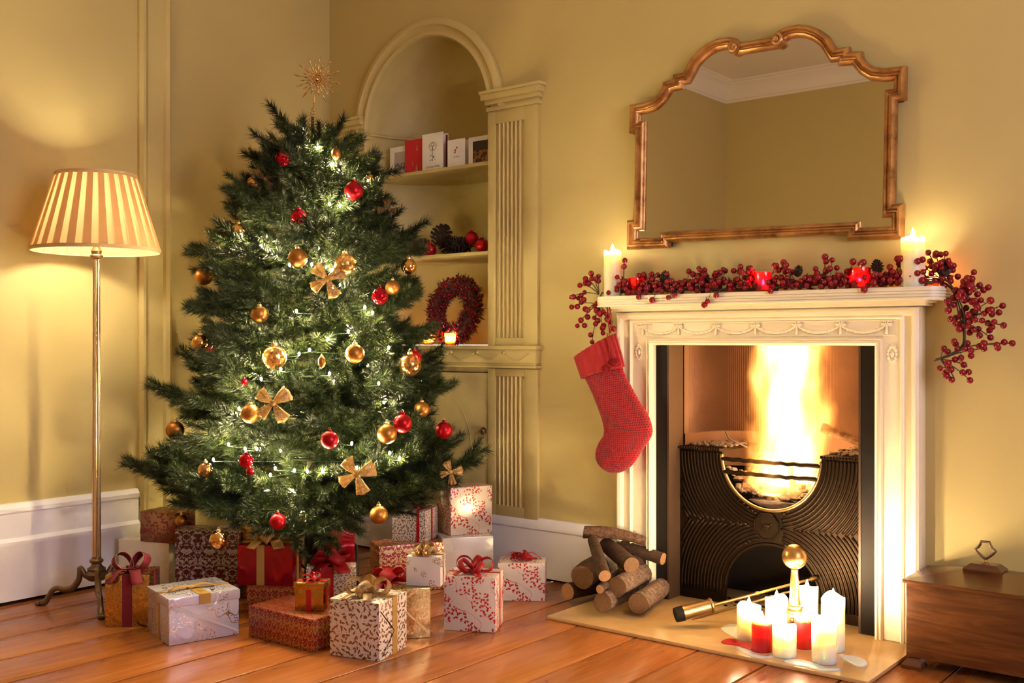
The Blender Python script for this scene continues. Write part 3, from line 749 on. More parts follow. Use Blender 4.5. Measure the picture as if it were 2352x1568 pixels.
# reeded fireback
m = MB(); nf = 190; lo, hi = [], []; lo2 = []
for i in range(nf+1):
    a = pi*i/nf; rp = 1-.022*(i % 2)
    ex = abs(cos(a))**.62*(1 if cos(a) > 0 else -1); ey = abs(sin(a))**.62
    x = (IX0+IX1)/2-.380*ex*rp; y = .085+.30*ey*rp
    lo.append(m.add((x, y, HOB+.045))); hi.append(m.add((x, y, 1.32)))
m.bridge(lo, hi, False); m.build('reeded_fireback', 'fire_brick', gr)
m = MB(); lo, hi = [], []
for i in range(81):
    a = pi*i/80; ex = abs(cos(a))**.62*(1 if cos(a) > 0 else -1); ey = abs(sin(a))**.62
    lo.append(m.add(((IX0+IX1)/2-.376*ex, .085+.295*ey, HOB-.1))); hi.append(m.add(((IX0+IX1)/2-.376*ex, .085+.295*ey, HOB+.048)))
m.bridge(lo, hi, False); m.build('fireback_base', 'fire_brick', gr, smooth=True)
# smoke chamber and ash pit shell
m = MB(); m.box(FX0-.02, FX1+.02, .395, .42, HZ, 1.5); m.box(FX0-.02, FX0-.001, .002, .42, HZ, 1.5); m.box(FX1+.001, FX1+.02, .002, .42, HZ, 1.5); m.box(FX0-.02, FX1+.02, .0, .42, 1.5, 1.52)
m.box(FX0-.01, FX1+.01, .004, .03, FZ1+.02, 1.5); m.build('chimney_shell', 'soot_and_gap_shade', gr)
MB().box(IX0, IX1, .30, .32, HZ, .40).build('ash_pit_back', 'soot_and_gap_shade', gr)
# basket of embers
m = MB(); rr = random.Random(3)
for i in range(330):
    a = rr.uniform(0, pi); rad = rr.uniform(0, 1)**.5
    x = UC+UR*.96*rad*cos(a)*1.0; d = rr.uniform(.012, .25)
    zb = UZ-sqrt(max(0, UR*UR-(x-UC)**2))+.012
    z = min(max(zb, .44+rr.uniform(-.03, .03)+.03*sin(x*40)), .50)
    s = rr.uniform(.007, .020); m.sphere((x, IY+.02+d, max(z, zb)), s, 6, 4, (rr.uniform(.7, 1.6), rr.uniform(.7, 1.4), rr.uniform(.5, .9)))
tag(m.build('embers', 'ember_ash', None, smooth=False), 'heap of ash and glowing embers in the grate basket', 'embers', kind='stuff')
MB().slab([(UC+UR*.97*cos(pi*k/24), UZ-UR*.97*sin(pi*k/24)) for k in range(25) if UZ-UR*.97*sin(pi*k/24) < .445], IY+.016, .34, lambda a, b, h: (a, h, b)).build('basket', 'ember_ash', gr)
m = MB(); rr = random.Random(5)
for i in range(260):
    x = rr.choice([rr.uniform(IX0+.02, UC-UR), rr.uniform(UC+UR, IX1-.02)]); y = rr.uniform(.10, .34); s = rr.uniform(.004, .011)
    m.sphere((x, y, HOB+s*.4), s, 6, 4, (1.3, 1, .6))
tag(m.build('hob_ash', 'ember_ash'), 'crumbs of ash lying on both hobs of the grate', 'ash', kind='stuff')
m = MB(); rr = random.Random(6)
for i in range(120):
    s = rr.uniform(.003, .008); m.sphere((rr.uniform(2.2, 2.72), rr.uniform(.02, .16), HZ+s*.4), s, 6, 4, (1.3, 1, .5))
tag(m.build('ash_crumbs', 'soot_and_gap_shade'), 'dark ash crumbs under the arch of the grate', 'ash', kind='stuff')
# burning logs
def log(label, p0, p1, r0, r1, bark='bark_brown', cut='log_cut', seed=1, group=None, wob=.10, bend=.0, name='firewood_log', n=14):
    p0, p1 = Vector(p0), Vector(p1); q = random.Random(seed); d = p1-p0; Lg = d.length
    X = d.normalized(); t = thing(name, label, 'log', p0, group=group)
    Mx = basis(X, Vector((0, 0, 1))).to_3x3()
    m = MB(); rings = []; ns = 12; ph = [q.uniform(0, 6.28) for _ in range(6)]
    for i in range(ns+1):
        u = i/ns; r = r0+(r1-r0)*u; pts = []
        for k in range(n):
            a = 2*pi*k/n
            rr_ = r*(1+wob*(.5*sin(2*a+ph[0]+2*u)+.35*sin(3*a+ph[1]-3*u)+.3*sin(7*u+ph[2])))
            pts.append(Mx @ Vector((u*Lg, rr_*cos(a), rr_*sin(a)+bend*sin(pi*u))))
        rings.append(m.ring(pts))
    for a, b in zip(rings, rings[1:]): m.bridge(a, b)
    m.build('bark', bark, t, smooth=True, local=True)
    for ri, s in ((0, -1), (ns, 1)):
        c = MB(); pts = [m.v[k] for k in rings[ri]]; ctr = sum(pts, Vector())/n; off = X*(.0015*s)
        ids = [c.add(ctr+(p-ctr)*.97+off) for p in pts]; ids2 = [c.add(ctr+(p-ctr)*.97) for p in pts]; ci = c.add(ctr+off*1.6)
        for k in range(n): c.face(ids[k], ids[(k+1) % n], ci); c.face(ids[k], ids2[k], ids2[(k+1) % n], ids[(k+1) % n])
        c.build('cut_face', cut, t, local=True)
    return t
log('burning branch leaning in the left of the fire', (2.325, .10, .46), (2.50, .27, .86), .018, .012, 'bark_burning', seed=1)
log('burning stick rising from the middle of the embers', (2.42, .12, .47), (2.46, .22, .88), .014, .010, 'bark_burning', seed=2)
log('burning stick crossing behind the other sticks', (2.52, .14, .46), (2.42, .24, .84), .013, .010, 'bark_burning', seed=3)
log('thick burning branch leaning on the right hob', (2.60, .22, .715), (2.80, .27, .643), .022, .016, 'bark_burning', seed=4)
log('charred split log lying low behind the fire bars', (2.33, .10, .475), (2.59, .11, .470), .016, .014, 'bark_burning', seed=6)
tw = wy(1690, 1015, .12); m = MB(); m.tube([tw+Vector(p) for p in ((.04, .02, -.02), (.0, 0, .0), (-.03, 0, .012), (-.045, 0, .04))], .0035, 5); tag(m.build('twig', 'twig_brown', smooth=True), 'thin bent twig lying on the left hob', 'twig')
# flames: tapering tongues of glowing gas (emitting volume)
def m_fire():
    m, nt, b = mat('fire_gas'); nt.nodes.remove(b)
    co = coord(nt, 'Object'); s = nt.nodes.new('ShaderNodeSeparateXYZ')
    n3 = nt.nodes.new('ShaderNodeTexNoise'); n3.inputs['Scale'].default_value = 5.0; n3.inputs['Detail'].default_value = 3
    mpg = nt.nodes.new('ShaderNodeMapping'); mpg.inputs['Scale'].default_value = (1.5, 1.5, .6); L(nt, co, mpg.inputs[0]); L(nt, mpg.outputs[0], n3.inputs['Vector'])
    dn = vmath(nt, 'SUBTRACT', n3.outputs['Color'], (.5, .5, .5)).outputs[0]
    sc = vmath(nt, 'MULTIPLY', dn, (.32, .32, .06)).outputs[0]
    cp_ = vmath(nt, 'ADD', co, sc).outputs[0]; L(nt, cp_, s.inputs[0])
    z = math_n(nt, 'DIVIDE', s.outputs[2], .92)
    rad = math_n(nt, 'SQRT', math_n(nt, 'ADD', math_n(nt, 'POWER', s.outputs[0], 2.0), math_n(nt, 'POWER', s.outputs[1], 2.0)))
    prof = math_n(nt, 'ADD', .185, math_n(nt, 'MULTIPLY', z, -.085))
    d = math_n(nt, 'SUBTRACT', 1.0, math_n(nt, 'DIVIDE', rad, prof))
    d = math_n(nt, 'MAXIMUM', d, 0.0)
    d = math_n(nt, 'POWER', d, 1.6)
    nn = noise(nt, mpg.outputs[0], 9, 3); d = math_n(nt, 'MULTIPLY', d, math_n(nt, 'ADD', .35, nn))
    e = nt.nodes.new('ShaderNodeEmission')
    L(nt, ramp(nt, d, [(.0, (1, .30, .04)), (.25, (1, .50, .12)), (.6, (1, .72, .32))]), e.inputs[0])
    L(nt, math_n(nt, 'MULTIPLY', d, 130.0), e.inputs[1])
    L(nt, e.outputs[0], nt.nodes['Material Output'].inputs['Volume'])
    m.cycles.volume_step_rate = .5
m_fire()
fire = thing('fire', 'tall bright yellow flames rising from the grate', 'flames', (2.475, .185, .49))
m = MB(); m.lathe([(.12, -.04), (.19, .03), (.20, .25), (.18, .55), (.15, .88)], 20); m.build('flame', 'fire_gas', fire, smooth=True, local=True)
ld = bpy.data.lights.new('fire_glow', 'POINT'); ld.energy = FIRE_W; ld.color = FIRE_C; ld.shadow_soft_size = .09
lo = bpy.data.objects.new('fire_glow', ld); COL.objects.link(lo); lo.parent = fire; lo.location = (0, -.10, .10)
ld = bpy.data.lights.new('fire_glow_upper', 'POINT'); ld.energy = FIRE_W*.35; ld.color = FIRE_C; ld.shadow_soft_size = .06
lo = bpy.data.objects.new('fire_glow_upper', ld); COL.objects.link(lo); lo.parent = fire; lo.location = (0, -.04, .42)

# ================================================================ mirror
cu, cv = 2.437, 1.722
half = [(0, .467), (.070, .467), (.086, .486), (.115, .496), (.165, .497), (.205, .487), (.245, .466), (.280, .437), (.300, .405), (.312, .386), (.360, .386), (.360, .366), (.405, .362), (.408, .340), (.425, .318), (.452, .298), (.490, .290), (.560, .289), (.560, .172), (.530, .172), (.530, -.186), (.562, -.186), (.562, -.306), (.365, -.306), (.365, -.284), (0, -.284)]
full = half + [(-a, b) for a, b in reversed(half[1:-1])]
mr = thing('mirror', 'gilt overmantel mirror with scrolled arched top and stepped sides', 'mirror', (cu, -.012, cv))
mr.rotation_euler = (0, radians(1.2), 0)
m = MB(); path = [(a, 0, b) for a, b in full]
m.sweep([(-a, b) for a, b in ((0, 0), (0, .020), (.004, .028), (.010, .035), (.017, .033), (.022, .022), (.027, .020), (.032, .027), (.037, .024), (.041, .018), (.045, .010), (.045, 0))], path, True, Vector((0, -1, 0))); m.build('frame', 'gilt_wood', mr, smooth=35, local=True)
for s in (-1, 1):
    m = MB(); pts = [(s*(.088-(.021-.0011*k)*cos(1.6+.55*k)), -.034-.0006*k, .450+(.021-.0011*k)*sin(1.6+.55*k)) for k in range(16)]
    m.tube(pts, [.009-.0003*k for k in range(16)], 8); m.sphere((s*.088, -.034, .450), .010, 10, 6); m.tube([(s*.088, -.004, .448), (s*.088, -.034, .448)], .024, 16); m.build('scroll', 'gilt_wood', mr, smooth=60, local=True)
m = MB(); m.face(*[m.add((a*.985, -.006, .0+b*.985)) for a, b in full]); m.build('glass', 'mirror_glass', mr, local=True)
m = MB(); m.face(*[m.add((a*.98, -.001, b*.98)) for a, b in full]); m.build('backing', 'soot_and_gap_shade', mr, local=True)

# ================================================================ floor lamp
LP = Vector((.307, -1.485, 0))
lm = thing('floor_lamp', 'brass floor lamp with cream pleated shade and paw feet', 'lamp', LP)
m = MB(); nfl = 32
ring0 = lambda z, r: m.ring([(r*(1+.10*(k % 2))*cos(2*pi*k/nfl), r*(1+.10*(k % 2))*sin(2*pi*k/nfl), z) for k in range(nfl)])
pr_, last = None, None
for z, r in ((.185, .0155), (.30, .0150), (.9, .0135), (1.38, .0122)):
    c_ = ring0(z, r)
    if pr_: m.bridge(pr_, c_)
    pr_ = c_
m.build('pole', 'lamp_brass', lm, smooth=30, local=True)
MB().lathe([(.004, .095), (.030, .100), (.042, .112), (.044, .126), (.034, .138), (.036, .146), (.022, .156), (.018, .166), (.026, .172), (.027, .180), (.018, .186), (.017, .194)], 24).build('base_hub', 'bronze', lm, smooth=40, local=True)
for ang, rl in ((radians(-25), .235), (radians(220), .222), (radians(80), .205)):
    ca, sa = cos(ang), sin(ang)
    pf2 = [(.030, .112), (.045, .120), (.058, .142), (.066, .146), (.066, .128), (.070, .100), (.095, .068), (.130, .062), (.150, .068), (.172, .060), (.188, .035), (rl-.02, .014), (rl, .010)]
    pts = spline([(a*ca, a*sa, b) for a, b in pf2], 3); nn = len(pts)
    lg = MB().tube(pts, [.012-.004*abs(sin(2.2*pi*i/nn))*.6+.001 for i in range(nn)], 8).build('leg', 'bronze', lm, smooth=True, local=True)
    m = MB()
    for tq in (-.6, 0, .6): m.sphere(((rl+.008*cos(tq))*ca-sin(tq)*.014*sa, (rl+.008)*sa+sin(tq)*.014*ca, .0095), .0095, 8, 6, (1.0, 1.0, .95))
    m.build('paw_foot', 'bronze', lg, smooth=True, local=True)
MB().lathe([(.013, 1.375), (.024, 1.380), (.025, 1.390), (.018, 1.396), (.021, 1.408), (.013, 1.424), (.010, 1.440), (.016, 1.446), (.016, 1.475), (.006, 1.48)], 20).build('bulb_holder', 'old_brass', lm, smooth=40, local=True)
MB().sphere((0, 0, 1.53), .030, 16, 10, (1, 1, 1.25)).build('bulb', 'lamp_bulb', lm, smooth=True, local=True)
SB, ST, RB, RTp = 1.410, 1.705, .240, .150
m = MB(); npl = 26; lo, hi = [], []
for k in range(npl):
    for q, off in ((0, 0), (.42, .0035), (.50, .0), (.92, -.0035)):
        a = 2*pi*(k+q)/npl
        lo.append(m.add(((RB+off)*cos(a), (RB+off)*sin(a), SB))); hi.append(m.add(((RTp+off*.7)*cos(a), (RTp+off*.7)*sin(a), ST)))
m.bridge(lo, hi); sh = m.build('shade', 'shade_fabric', lm, local=True)
for k in range(npl):       # doubled fabric of each box pleat
    m = MB(); a0, a1 = 2*pi*(k+.02)/npl, 2*pi*(k+.56)/npl
    m.poly([((RB+.006)*cos(a0), (RB+.006)*sin(a0), SB), ((RB+.006)*cos(a1), (RB+.006)*sin(a1), SB), ((RTp+.005)*cos(a1), (RTp+.005)*sin(a1), ST), ((RTp+.005)*cos(a0), (RTp+.005)*sin(a0), ST)])
    m.build('pleat', 'shade_fabric', sh, local=True)
for z, r in ((SB, RB+.005), (ST, RTp+.004)):
    m = MB(); m.sweep([(0, -.006), (.004, -.006), (.004, .008), (0, .008)], [(r*cos(2*pi*k/64), r*sin(2*pi*k/64), z) for k in range(64)], True, Vector((0, 0, 1))); m.build('shade_trim', 'shade_trim', sh, smooth=40, local=True)
m = MB()
for k in range(3):
    a = 2*pi*k/3+.4; m.tube([(.012*cos(a), .012*sin(a), 1.46), (.03*cos(a), .03*sin(a), 1.66), (RTp*cos(a), RTp*sin(a), ST-.005)], .002, 5)
m.build('shade_carrier', 'old_brass', lm, smooth=True, local=True)
ld = bpy.data.lights.new('lamp_glow', 'POINT'); ld.energy = LAMP_W; ld.color = LAMP_C; ld.shadow_soft_size = .04
lo = bpy.data.objects.new('lamp_glow', ld); COL.objects.link(lo); lo.parent = lm; lo.location = (0, 0, 1.535)
# ================================================================ Christmas tree
TT = 4.35
TP = dep(718, 783, TT); TP.z = 0
PXM = FPX/TT
RAD = [(1.98, .03), (1.90, .13), (1.82, .20), (1.66, .28), (1.53, .34), (1.40, .42), (1.22, .46), (1.09, .49), (.82, .56), (.62, .58), (.455, .66), (.31, .56)]
def trad(z):
    if z >= RAD[0][0]: return RAD[0][1]
    for (z0, r0), (z1, r1) in zip(RAD, RAD[1:]):
        if z1 <= z <= z0: return r1+(r0-r1)*(z-z1)/(z0-z1)
    return RAD[-1][1]
tree = thing('christmas_tree', 'tall bushy green Christmas tree in the corner behind the presents', 'tree', TP)
def sprig(m, pts, q, stemr=.0018, nlen=.040, dens=1900, w=.0027, start=0.0):
    """a bottle-brush of needles along pts"""
    fr = frames(pts); seg = [(pts[i+1]-pts[i]).length for i in range(len(pts)-1)]; tot = sum(seg)
    m.tube(pts, stemr, 3, cap=False)
    n = int(tot*dens); acc = 0; si = 0
    for k in range(n):
        s = start*tot+(1-start)*tot*(k+q.random())/n
        while si < len(seg)-1 and s > acc+seg[si]: acc += seg[si]; si += 1
        u = min(1.0, (s-acc)/seg[si]); p = pts[si]+(pts[si+1]-pts[si])*u; t, Nn, B = fr[si]
        a = q.uniform(0, 2*pi); f = q.uniform(.45, 1.0)
        if s > tot*.96: f = q.uniform(.1, 1.0)
        d = (t*q.uniform(.55, 1.0)+(Nn*cos(a)+B*sin(a))*f).normalized()
        ln = nlen*q.uniform(.75, 1.15)
        sd = d.cross(Vector((q.uniform(-1, 1), q.uniform(-1, 1), q.uniform(-1, 1))))
        if sd.length < 1e-4: continue
        sd = sd.normalized()*w
        m.v.append(p-sd*.5); m.v.append(p+sd*.5); m.v.append(p+d*ln)
        b = len(m.v); m.f.append((b-3, b-2, b-1))
def make_branch(Lg, seed, droop=.0):
    q = random.Random(seed); m = MB(); n = 8
    curve = lambda u: Vector((Lg*u, .03*Lg*sin(3*u+seed), Lg*(.10*u*u-droop*u*(1-u)*1.2)))
    main = [curve(i/n) for i in range(n+1)]
    m.tube([main[0], main[3]], [.006, .004], 5, cap=False)
    sprig(m, main[2:], q, .0024)
    ns = max(3, int(Lg/.068))
    for k in range(ns):
        u = .22+.70*(k+.3*q.random())/ns; p = curve(u); sgn = 1 if k % 2 else -1
        ln = min(.22, (.10+.30*(1-u)*Lg+.03*q.random()))
        ang = radians(q.uniform(32, 55))*sgn; el = radians(q.uniform(-14, 34))
        d = Vector((cos(ang)*cos(el), sin(ang)*cos(el), sin(el)))
        pts = [p+d*ln*i/4+Vector((.02*ln*i*i/4, 0, .10*ln*(i/4)**2)) for i in range(5)]
        sprig(m, pts, q, .0016, start=.05)
        if ln > .15:
            p2 = pts[2]; d2 = Vector((cos(ang*.2), sin(ang*.2)*1.0, .25)).normalized()
            sprig(m, [p2+d2*.08*i/3 for i in range(4)], q, .0014)
    me = m.mesh('branch', 'pine_needles'); at = me.attributes.new('tint', 'FLOAT', 'FACE')
    at.data.foreach_set('value', [min(2.4, max(.35, q.lognormvariate(0, .55))) for _ in me.polygons])
    return me
BR = {}
for Lc in (.14, .24, .36, .48, .60):
    BR[Lc] = [make_branch(Lc, int(Lc*1000)+k, .12 if Lc > .4 else .04) for k in range(3)]
def place_branch(base, tip, q, roll=None):
    d = tip-base; Lw = d.length
    Lc = min(BR, key=lambda x: abs(x-Lw)); s = Lw/Lc
    M = basis(d, Vector((0, 0, 1)), base-TP) @ Matrix.Rotation(q.uniform(-.5, .5) if roll is None else roll, 4, 'X') @ Matrix.Diagonal((s, min(1.15, max(.85, s)), min(1.15, max(.85, s)), 1))
    return link('branch', q.choice(BR[Lc]), tree, M)
q = random.Random(21); ga = 0
z = .36
while z < 1.79:
    R = trad(z); nb = 6 if R > .4 else (5 if R > .25 else 4)
    for k in range(nb):
        ga += 2.39996+.0; a = ga+q.uniform(-.25, .25)
        r = R*q.uniform(.78, .98); zz = z+q.uniform(-.03, .03)
        rise = q.uniform(.00, .12)*r+(.22*r if z > 1.5 else 0)
        if z < .5: rise = q.uniform(-.12, .02) if cos(a-.5) < .2 else q.uniform(-.02, .05)
        base = TP+Vector((0, 0, zz-.02)); tip = TP+Vector((r*cos(a), r*sin(a), zz+rise))
        tip.x = max(tip.x, .03); tip.y = min(tip.y, -.05)
        place_branch(base, tip, q)
    z += .052 if R > .3 else .060
# outline branches where the photograph shows long arms
for (x, y, dz, dt) in [(650, 290, -.10, 0), (758, 310, -.08, .02), (800, 345, -.09, 0), (574, 366, -.07, .02), (835, 375, -.08, -.03), (878, 412, -.10, 0), (878, 462, -.12, -.05), (550, 452, -.06, 0), (518, 486, -.04, -.04), (914, 540, -.02, 0),
                       (960, 590, .02, -.03), (948, 560, -.03, .05), (450, 590, .05, 0), (497, 545, .0, .06), (470, 628, .07, -.1), (965, 682, -.08, 0), (985, 775, .0, 0), (442, 722, .02, .0), (470, 690, -.02, -.08), (470, 795, .02, -.1), (1003, 848, -.12, -.02), (1040, 920, -.03, 0),
                       (975, 1003, -.02, -.12), (367, 938, .0, 0), (428, 858, -.10, .05), (470, 862, -.10, -.1), (440, 1030, -.04, .06), (455, 1060, -.03, -.12), (1062, 1048, -.13, 0), (1105, 1098, -.05, .0), (1028, 1030, -.14, -.08), (318, 1118, .03, 0), (335, 1100, .0, .08), (360, 1128, .02, -.12),
                       (430, 1190, .16, -.28), (530, 1205, .18, -.40), (640, 1200, .18, -.46), (785, 1240, .20, -.42), (850, 1165, .16, -.38), (955, 1130, .10, -.25), (1010, 1120, .05, -.15)]:
    tip = dep(x, y, TT+dt); tip.x = max(tip.x, .04); tip.y = min(tip.y, -.05)
    base = TP+Vector((0, 0, min(1.93, tip.z+dz*1.0)))
    place_branch(base, tip, q, 0.0)
# crown
for k in range(5):
    a = 2*pi*k/5+.3; place_branch(TP+Vector((0, 0, 1.76)), TP+Vector((.11*cos(a), .11*sin(a), 1.85+.03*(k % 2))), q)
place_branch(TP+Vector((0, 0, 1.74)), TP+Vector((.01, 0, 1.885)), q)
MB().tube([(0, 0, .06), (0, 0, .8), (.005, 0, 1.5), (0, 0, 1.985)], [.026, .022, .014, .006], 8).build('trunk', 'bark_trunk', tree, smooth=True, local=True)
# wire stand
m = MB()
for a in (0.25, 1.82, 3.39, 4.96):
    c, s = cos(a), sin(a); m.tube([(.035*c, .035*s, .26), (.20*c, .20*s, .225), (.215*c, .215*s, .215), (.225*c, .225*s, .010)], .006, 6); m.tube([(.03*c, .03*s, .10), (.20*c, .20*s, .20)], .004, 5)
m.lathe([(.034, .06), (.034, .28)], 14); m.build('stand', 'black_metal', tree, smooth=60, local=True)

def surf(x, y, k=.96, extra=0.0):
    """point on the visible side of the tree cone at a photo position"""
    l = (x-718)/PXM; zz = 1.05-(y-783)/PXM; R = trad(min(1.9, max(.33, zz)))
    d = sqrt(max(.0, R*R-l*l))*k+extra
    return dep(x, y, TT-d)
# ---------------------------------------------------------------- baubles
def ball_mesh(r, mat_): return MB().sphere((0, 0, 0), r, 28, 18).mesh('ball', mat_, True)
def bauble(label, x, y, rpx, mat_, k=1.0, cat='bauble', group='baubles hung on the tree', pos=None, stretch=1.0, name='tree_bauble'):
    p = pos if pos is not None else surf(x, y, k, .03)
    r = rpx*(p-CAM).dot(FW)/FPX
    t = thing(name, label, cat, p, group=group)
    MB().sphere((0, 0, 0), r, 28, 18, (1, 1, stretch)).build('ball', mat_, t, smooth=True, local=True)
    rs = r*stretch
    MB().lathe([(.0, rs*.96), (r*.26, rs*.96), (r*.26, rs*1.14), (r*.20, rs*1.18), (0, rs*1.19)], 12).build('cap', 'cap_gold' if 'red' not in mat_ else 'red_shiny', t, smooth=40, local=True)
    MB().tube([(r*.14*cos(a), 0, rs*1.28+r*.14*sin(a)) for a in [2*pi*i/12 for i in range(13)]], .0009, 5).build('hanging_loop', 'cap_gold', t, smooth=True, local=True)
    return t
for args in [
    ('red patterned bauble highest on the left of the tree', 649, 364, 18, 'red_shiny'),
    ('large matte red bauble at upper right of the tree', 813, 438, 22, 'red_matte'),
    ('red bauble half hidden among branches below the top bow', 686, 498, 18, 'red_shiny', .80),
    ('red bauble peeking out behind a shiny gold bauble on the left edge', 527, 524, 15, 'red_matte', .5),
    ('sparkly red bauble right of the middle bow', 873, 680, 19, 'red_shiny'),
    ('dark red bauble tucked behind the gold bauble on the left edge', 480, 795, 14, 'red_matte', .3),
    ('red bauble tucked behind the clear bauble on the right edge', 953, 822, 17, 'red_matte', .5),
    ('matte red bauble overlapping a gold bauble at lower right', 925, 972, 22, 'red_matte'),
    ('matte red bauble dangling free at the right of the tree', 1020, 988, 20, 'red_matte'),
    ('matte red bauble at the lower centre of the tree', 757, 1010, 21, 'red_matte'),
    ('shiny red bauble at lower left above a small red drop', 565, 1058, 17, 'red_shiny'),
    ('small red drop ornament under the shiny red bauble', 574, 1082, 9, 'red_shiny'),
    ('dark red bauble hanging lowest in front of a gold bow', 638, 1198, 19, 'red_matte'),
    ('tiny red bauble deep among branches left of the centre', 561, 876, 8, 'red_shiny', .85),
    ('shiny gold bauble in front of a red one on the left edge', 548, 531, 18, 'gold_shiny', 1.0),
    ('matte gold bauble dangling at the left below the lamp shade level', 468, 634, 21, 'gold_matte'),
    ('matte gold bauble in the upper middle of the tree', 684, 592, 22, 'gold_matte'),
    ('matte gold bauble behind the sparkly red bauble', 902, 660, 17, 'gold_matte', .7),
    ('matte gold bauble left of the centre of the tree', 596, 722, 20, 'gold_matte', .9),
    ('gold bauble at the left edge in front of a dark red one', 460, 788, 20, 'gold_shiny', .96),
    ('matte gold bauble right of the centre of the tree', 815, 812, 22, 'gold_matte'),
    ('matte gold bauble beside the lower left bow', 575, 950, 22, 'gold_matte', .92),
    ('matte gold bauble dangling free at the far left of the tree', 402, 988, 21, 'gold_matte'),
    ('matte gold bauble in front of a red one at lower right', 889, 996, 23, 'gold_matte', 1.0),
    ('matte gold bauble under the long right arm of the tree', 969, 940, 18, 'gold_matte', .8),
    ('shiny gold bauble low on the left of the tree', 472, 1079, 18, 'gold_shiny', .9),
    ('matte gold bauble hanging above the damask and holly boxes', 870, 1182, 21, 'gold_matte', 1.05),
    ('gold bauble hanging in front of the dark damask bag', 502, 1240, 21, 'gold_shiny', 1.15),
    ('gold bauble hanging beside the red floral box', 417, 1195, 14, 'gold_matte', .9),
    ('shiny gold bauble under a branch tip near the niche shelf', 939, 612, 18, 'gold_shiny'),
    ('gold bauble behind the large red bauble at upper right', 848, 410, 12, 'gold_shiny', .6),
    ('small clear amber bauble beside the top left bow', 585, 425, 21, 'bubble_glass'),
    ('clear speckled gold bauble above the middle bow', 793, 606, 25, 'bubble_glass', 1.0),
    ('large clear speckled bauble glowing left of the centre', 630, 820, 28, 'bubble_glass', 1.0),
    ('large clear speckled bauble on the right edge in front of a red one', 942, 838, 26, 'bubble_glass', 1.0)]:
    bauble(*args)
bauble('small gold acorn ornament near the top of the tree', 772, 353, 11, 'gold_matte', .9, 'ornament', 'baubles hung on the tree', None, 1.35, 'acorn_ornament')
bauble('small gold pine cone ornament at the centre of the tree', 739, 831, 9, 'gold_matte', .95, 'ornament', 'baubles hung on the tree', None, 1.5, 'acorn_ornament')

# ---------------------------------------------------------------- gold bows
def fan(m, a, ln, w, q, curl=.25):
    """one pinched, widening and crumpled lobe of ribbon in local XZ plane facing -Y"""
    d = Vector((cos(a), 0, sin(a))); s = Vector((-sin(a), 0, cos(a))); rows = []
    for i in range(7):
        u = i/6; ww = w*(.12+.88*u**.8); row = []
        for j in range(7):
            v = j/6-.5
            p = d*(ln*u*(1-.10*abs(v)*2*u))+s*(ww*v)+Vector((0, -curl*ln*sin(pi*min(1, u*1.1))+.010*sin(v*14+q.uniform(-.4, .4))*u+q.uniform(-.002, .002), 0))
            row.append(m.add(p))
        rows.append(row)
    for a_, b_ in zip(rows, rows[1:]): m.bridge(a_, b_, False)
def tree_bow(label, x, y, s, rot=0.0, k=1.03):
    p = surf(x, y, k); q = random.Random(int(x+y)); sz = s*(p-CAM).dot(FW)/FPX
    t = thing('tree_bow', label, 'bow', p, group='gold mesh bows on the tree'); t.rotation_euler = (0, 0, YAW)
    for a, ln, w in ((2.35, 1.0, .85), (.45, 1.05, .9)):
        m = MB(); fan(m, a+rot, ln*sz, w*sz, q); m.build('loop', 'gold_organza', t, smooth=True, local=True, thick=.0008)
    for a, ln, w in ((-2.55, 1.05, .7), (-1.15, 1.15, .75)):
        m = MB(); fan(m, a+rot, ln*sz, w*sz, q, .10); m.build('tail', 'gold_organza', t, smooth=True, local=True, thick=.0008)
    MB().sphere((0, -.006, 0), .16*sz, 10, 8, (1, .8, 1)).build('knot', 'gold_ribbon', t, smooth=True, local=True)
tree_bow('gold mesh bow near the top left of the tree', 610, 412, 34, .2)
tree_bow('gold mesh bow in the upper middle of the tree', 752, 640, 42, .0)
tree_bow('gold mesh bow at left of centre beside a gold bauble', 628, 925, 44, .15)
tree_bow('gold mesh bow at the lower right of the tree', 820, 1088, 44, -.1)
tree_bow('small gold bow on the right edge before the niche', 893, 483, 26, -.6, .7)
tree_bow('small gold bow at the tip of the lowest right branch', 1036, 1083, 27, -.3, .7)

# ---------------------------------------------------------------- fairy lights
fl_ = thing('fairy_lights', 'string of warm white fairy lights wound through the tree', 'string lights', TP)
vis = [(730, 340), (762, 378), (780, 392), (757, 468), (781, 472), (599, 565), (625, 580), (665, 608), (716, 607), (763, 620), (681, 714), (856, 718), (838, 705), (753, 778), (687, 812), (711, 803), (757, 858), (645, 848), (640, 818), (893, 798), (870, 880), (549, 938), (533, 952), (525, 1020), (563, 1030), (590, 1030), (808, 1018), (895, 1040), (918, 1052), (676, 1080), (706, 1082), (742, 1082), (820, 1074), (490, 1055), (632, 1075), (845, 415), (540, 545), (575, 545), (800, 760), (600, 870)]
pts = [surf(x, y, .90)-TP for x, y in vis]
qq = random.Random(4)
for i in range(44):      # deeper bulbs spiralling up inside the branches
    u = i/43; zz = .38+1.12*u; a = -.9+i*2.05; r = trad(zz)*qq.uniform(.32, .60); pts.append(Vector((r*cos(a), r*sin(a), zz)))
bm_ = MB().sphere((0, 0, 0), .0046, 5, 3, (1, 1, 1.5)).mesh('bulb', 'bulb_light', True)
for p in pts: link('bulb', bm_, fl_, Matrix.Translation(p))
order = sorted(pts, key=lambda p: p.z); cable = []
for p in order: cable.append(p*1.0+Vector((0, 0, -.008)))
# the cable winds round the trunk between neighbouring bulbs
cpts = []
for a, b in zip(cable, cable[1:]):
    cpts.append(a)
    mid = (a+b)/2; cpts.append(Vector((mid.x*.8, mid.y*.8, mid.z-.012)))
cpts.append(cable[-1])
MB().tube(cpts, .0011, 4).build('cable', 'cord_green', fl_, local=True)

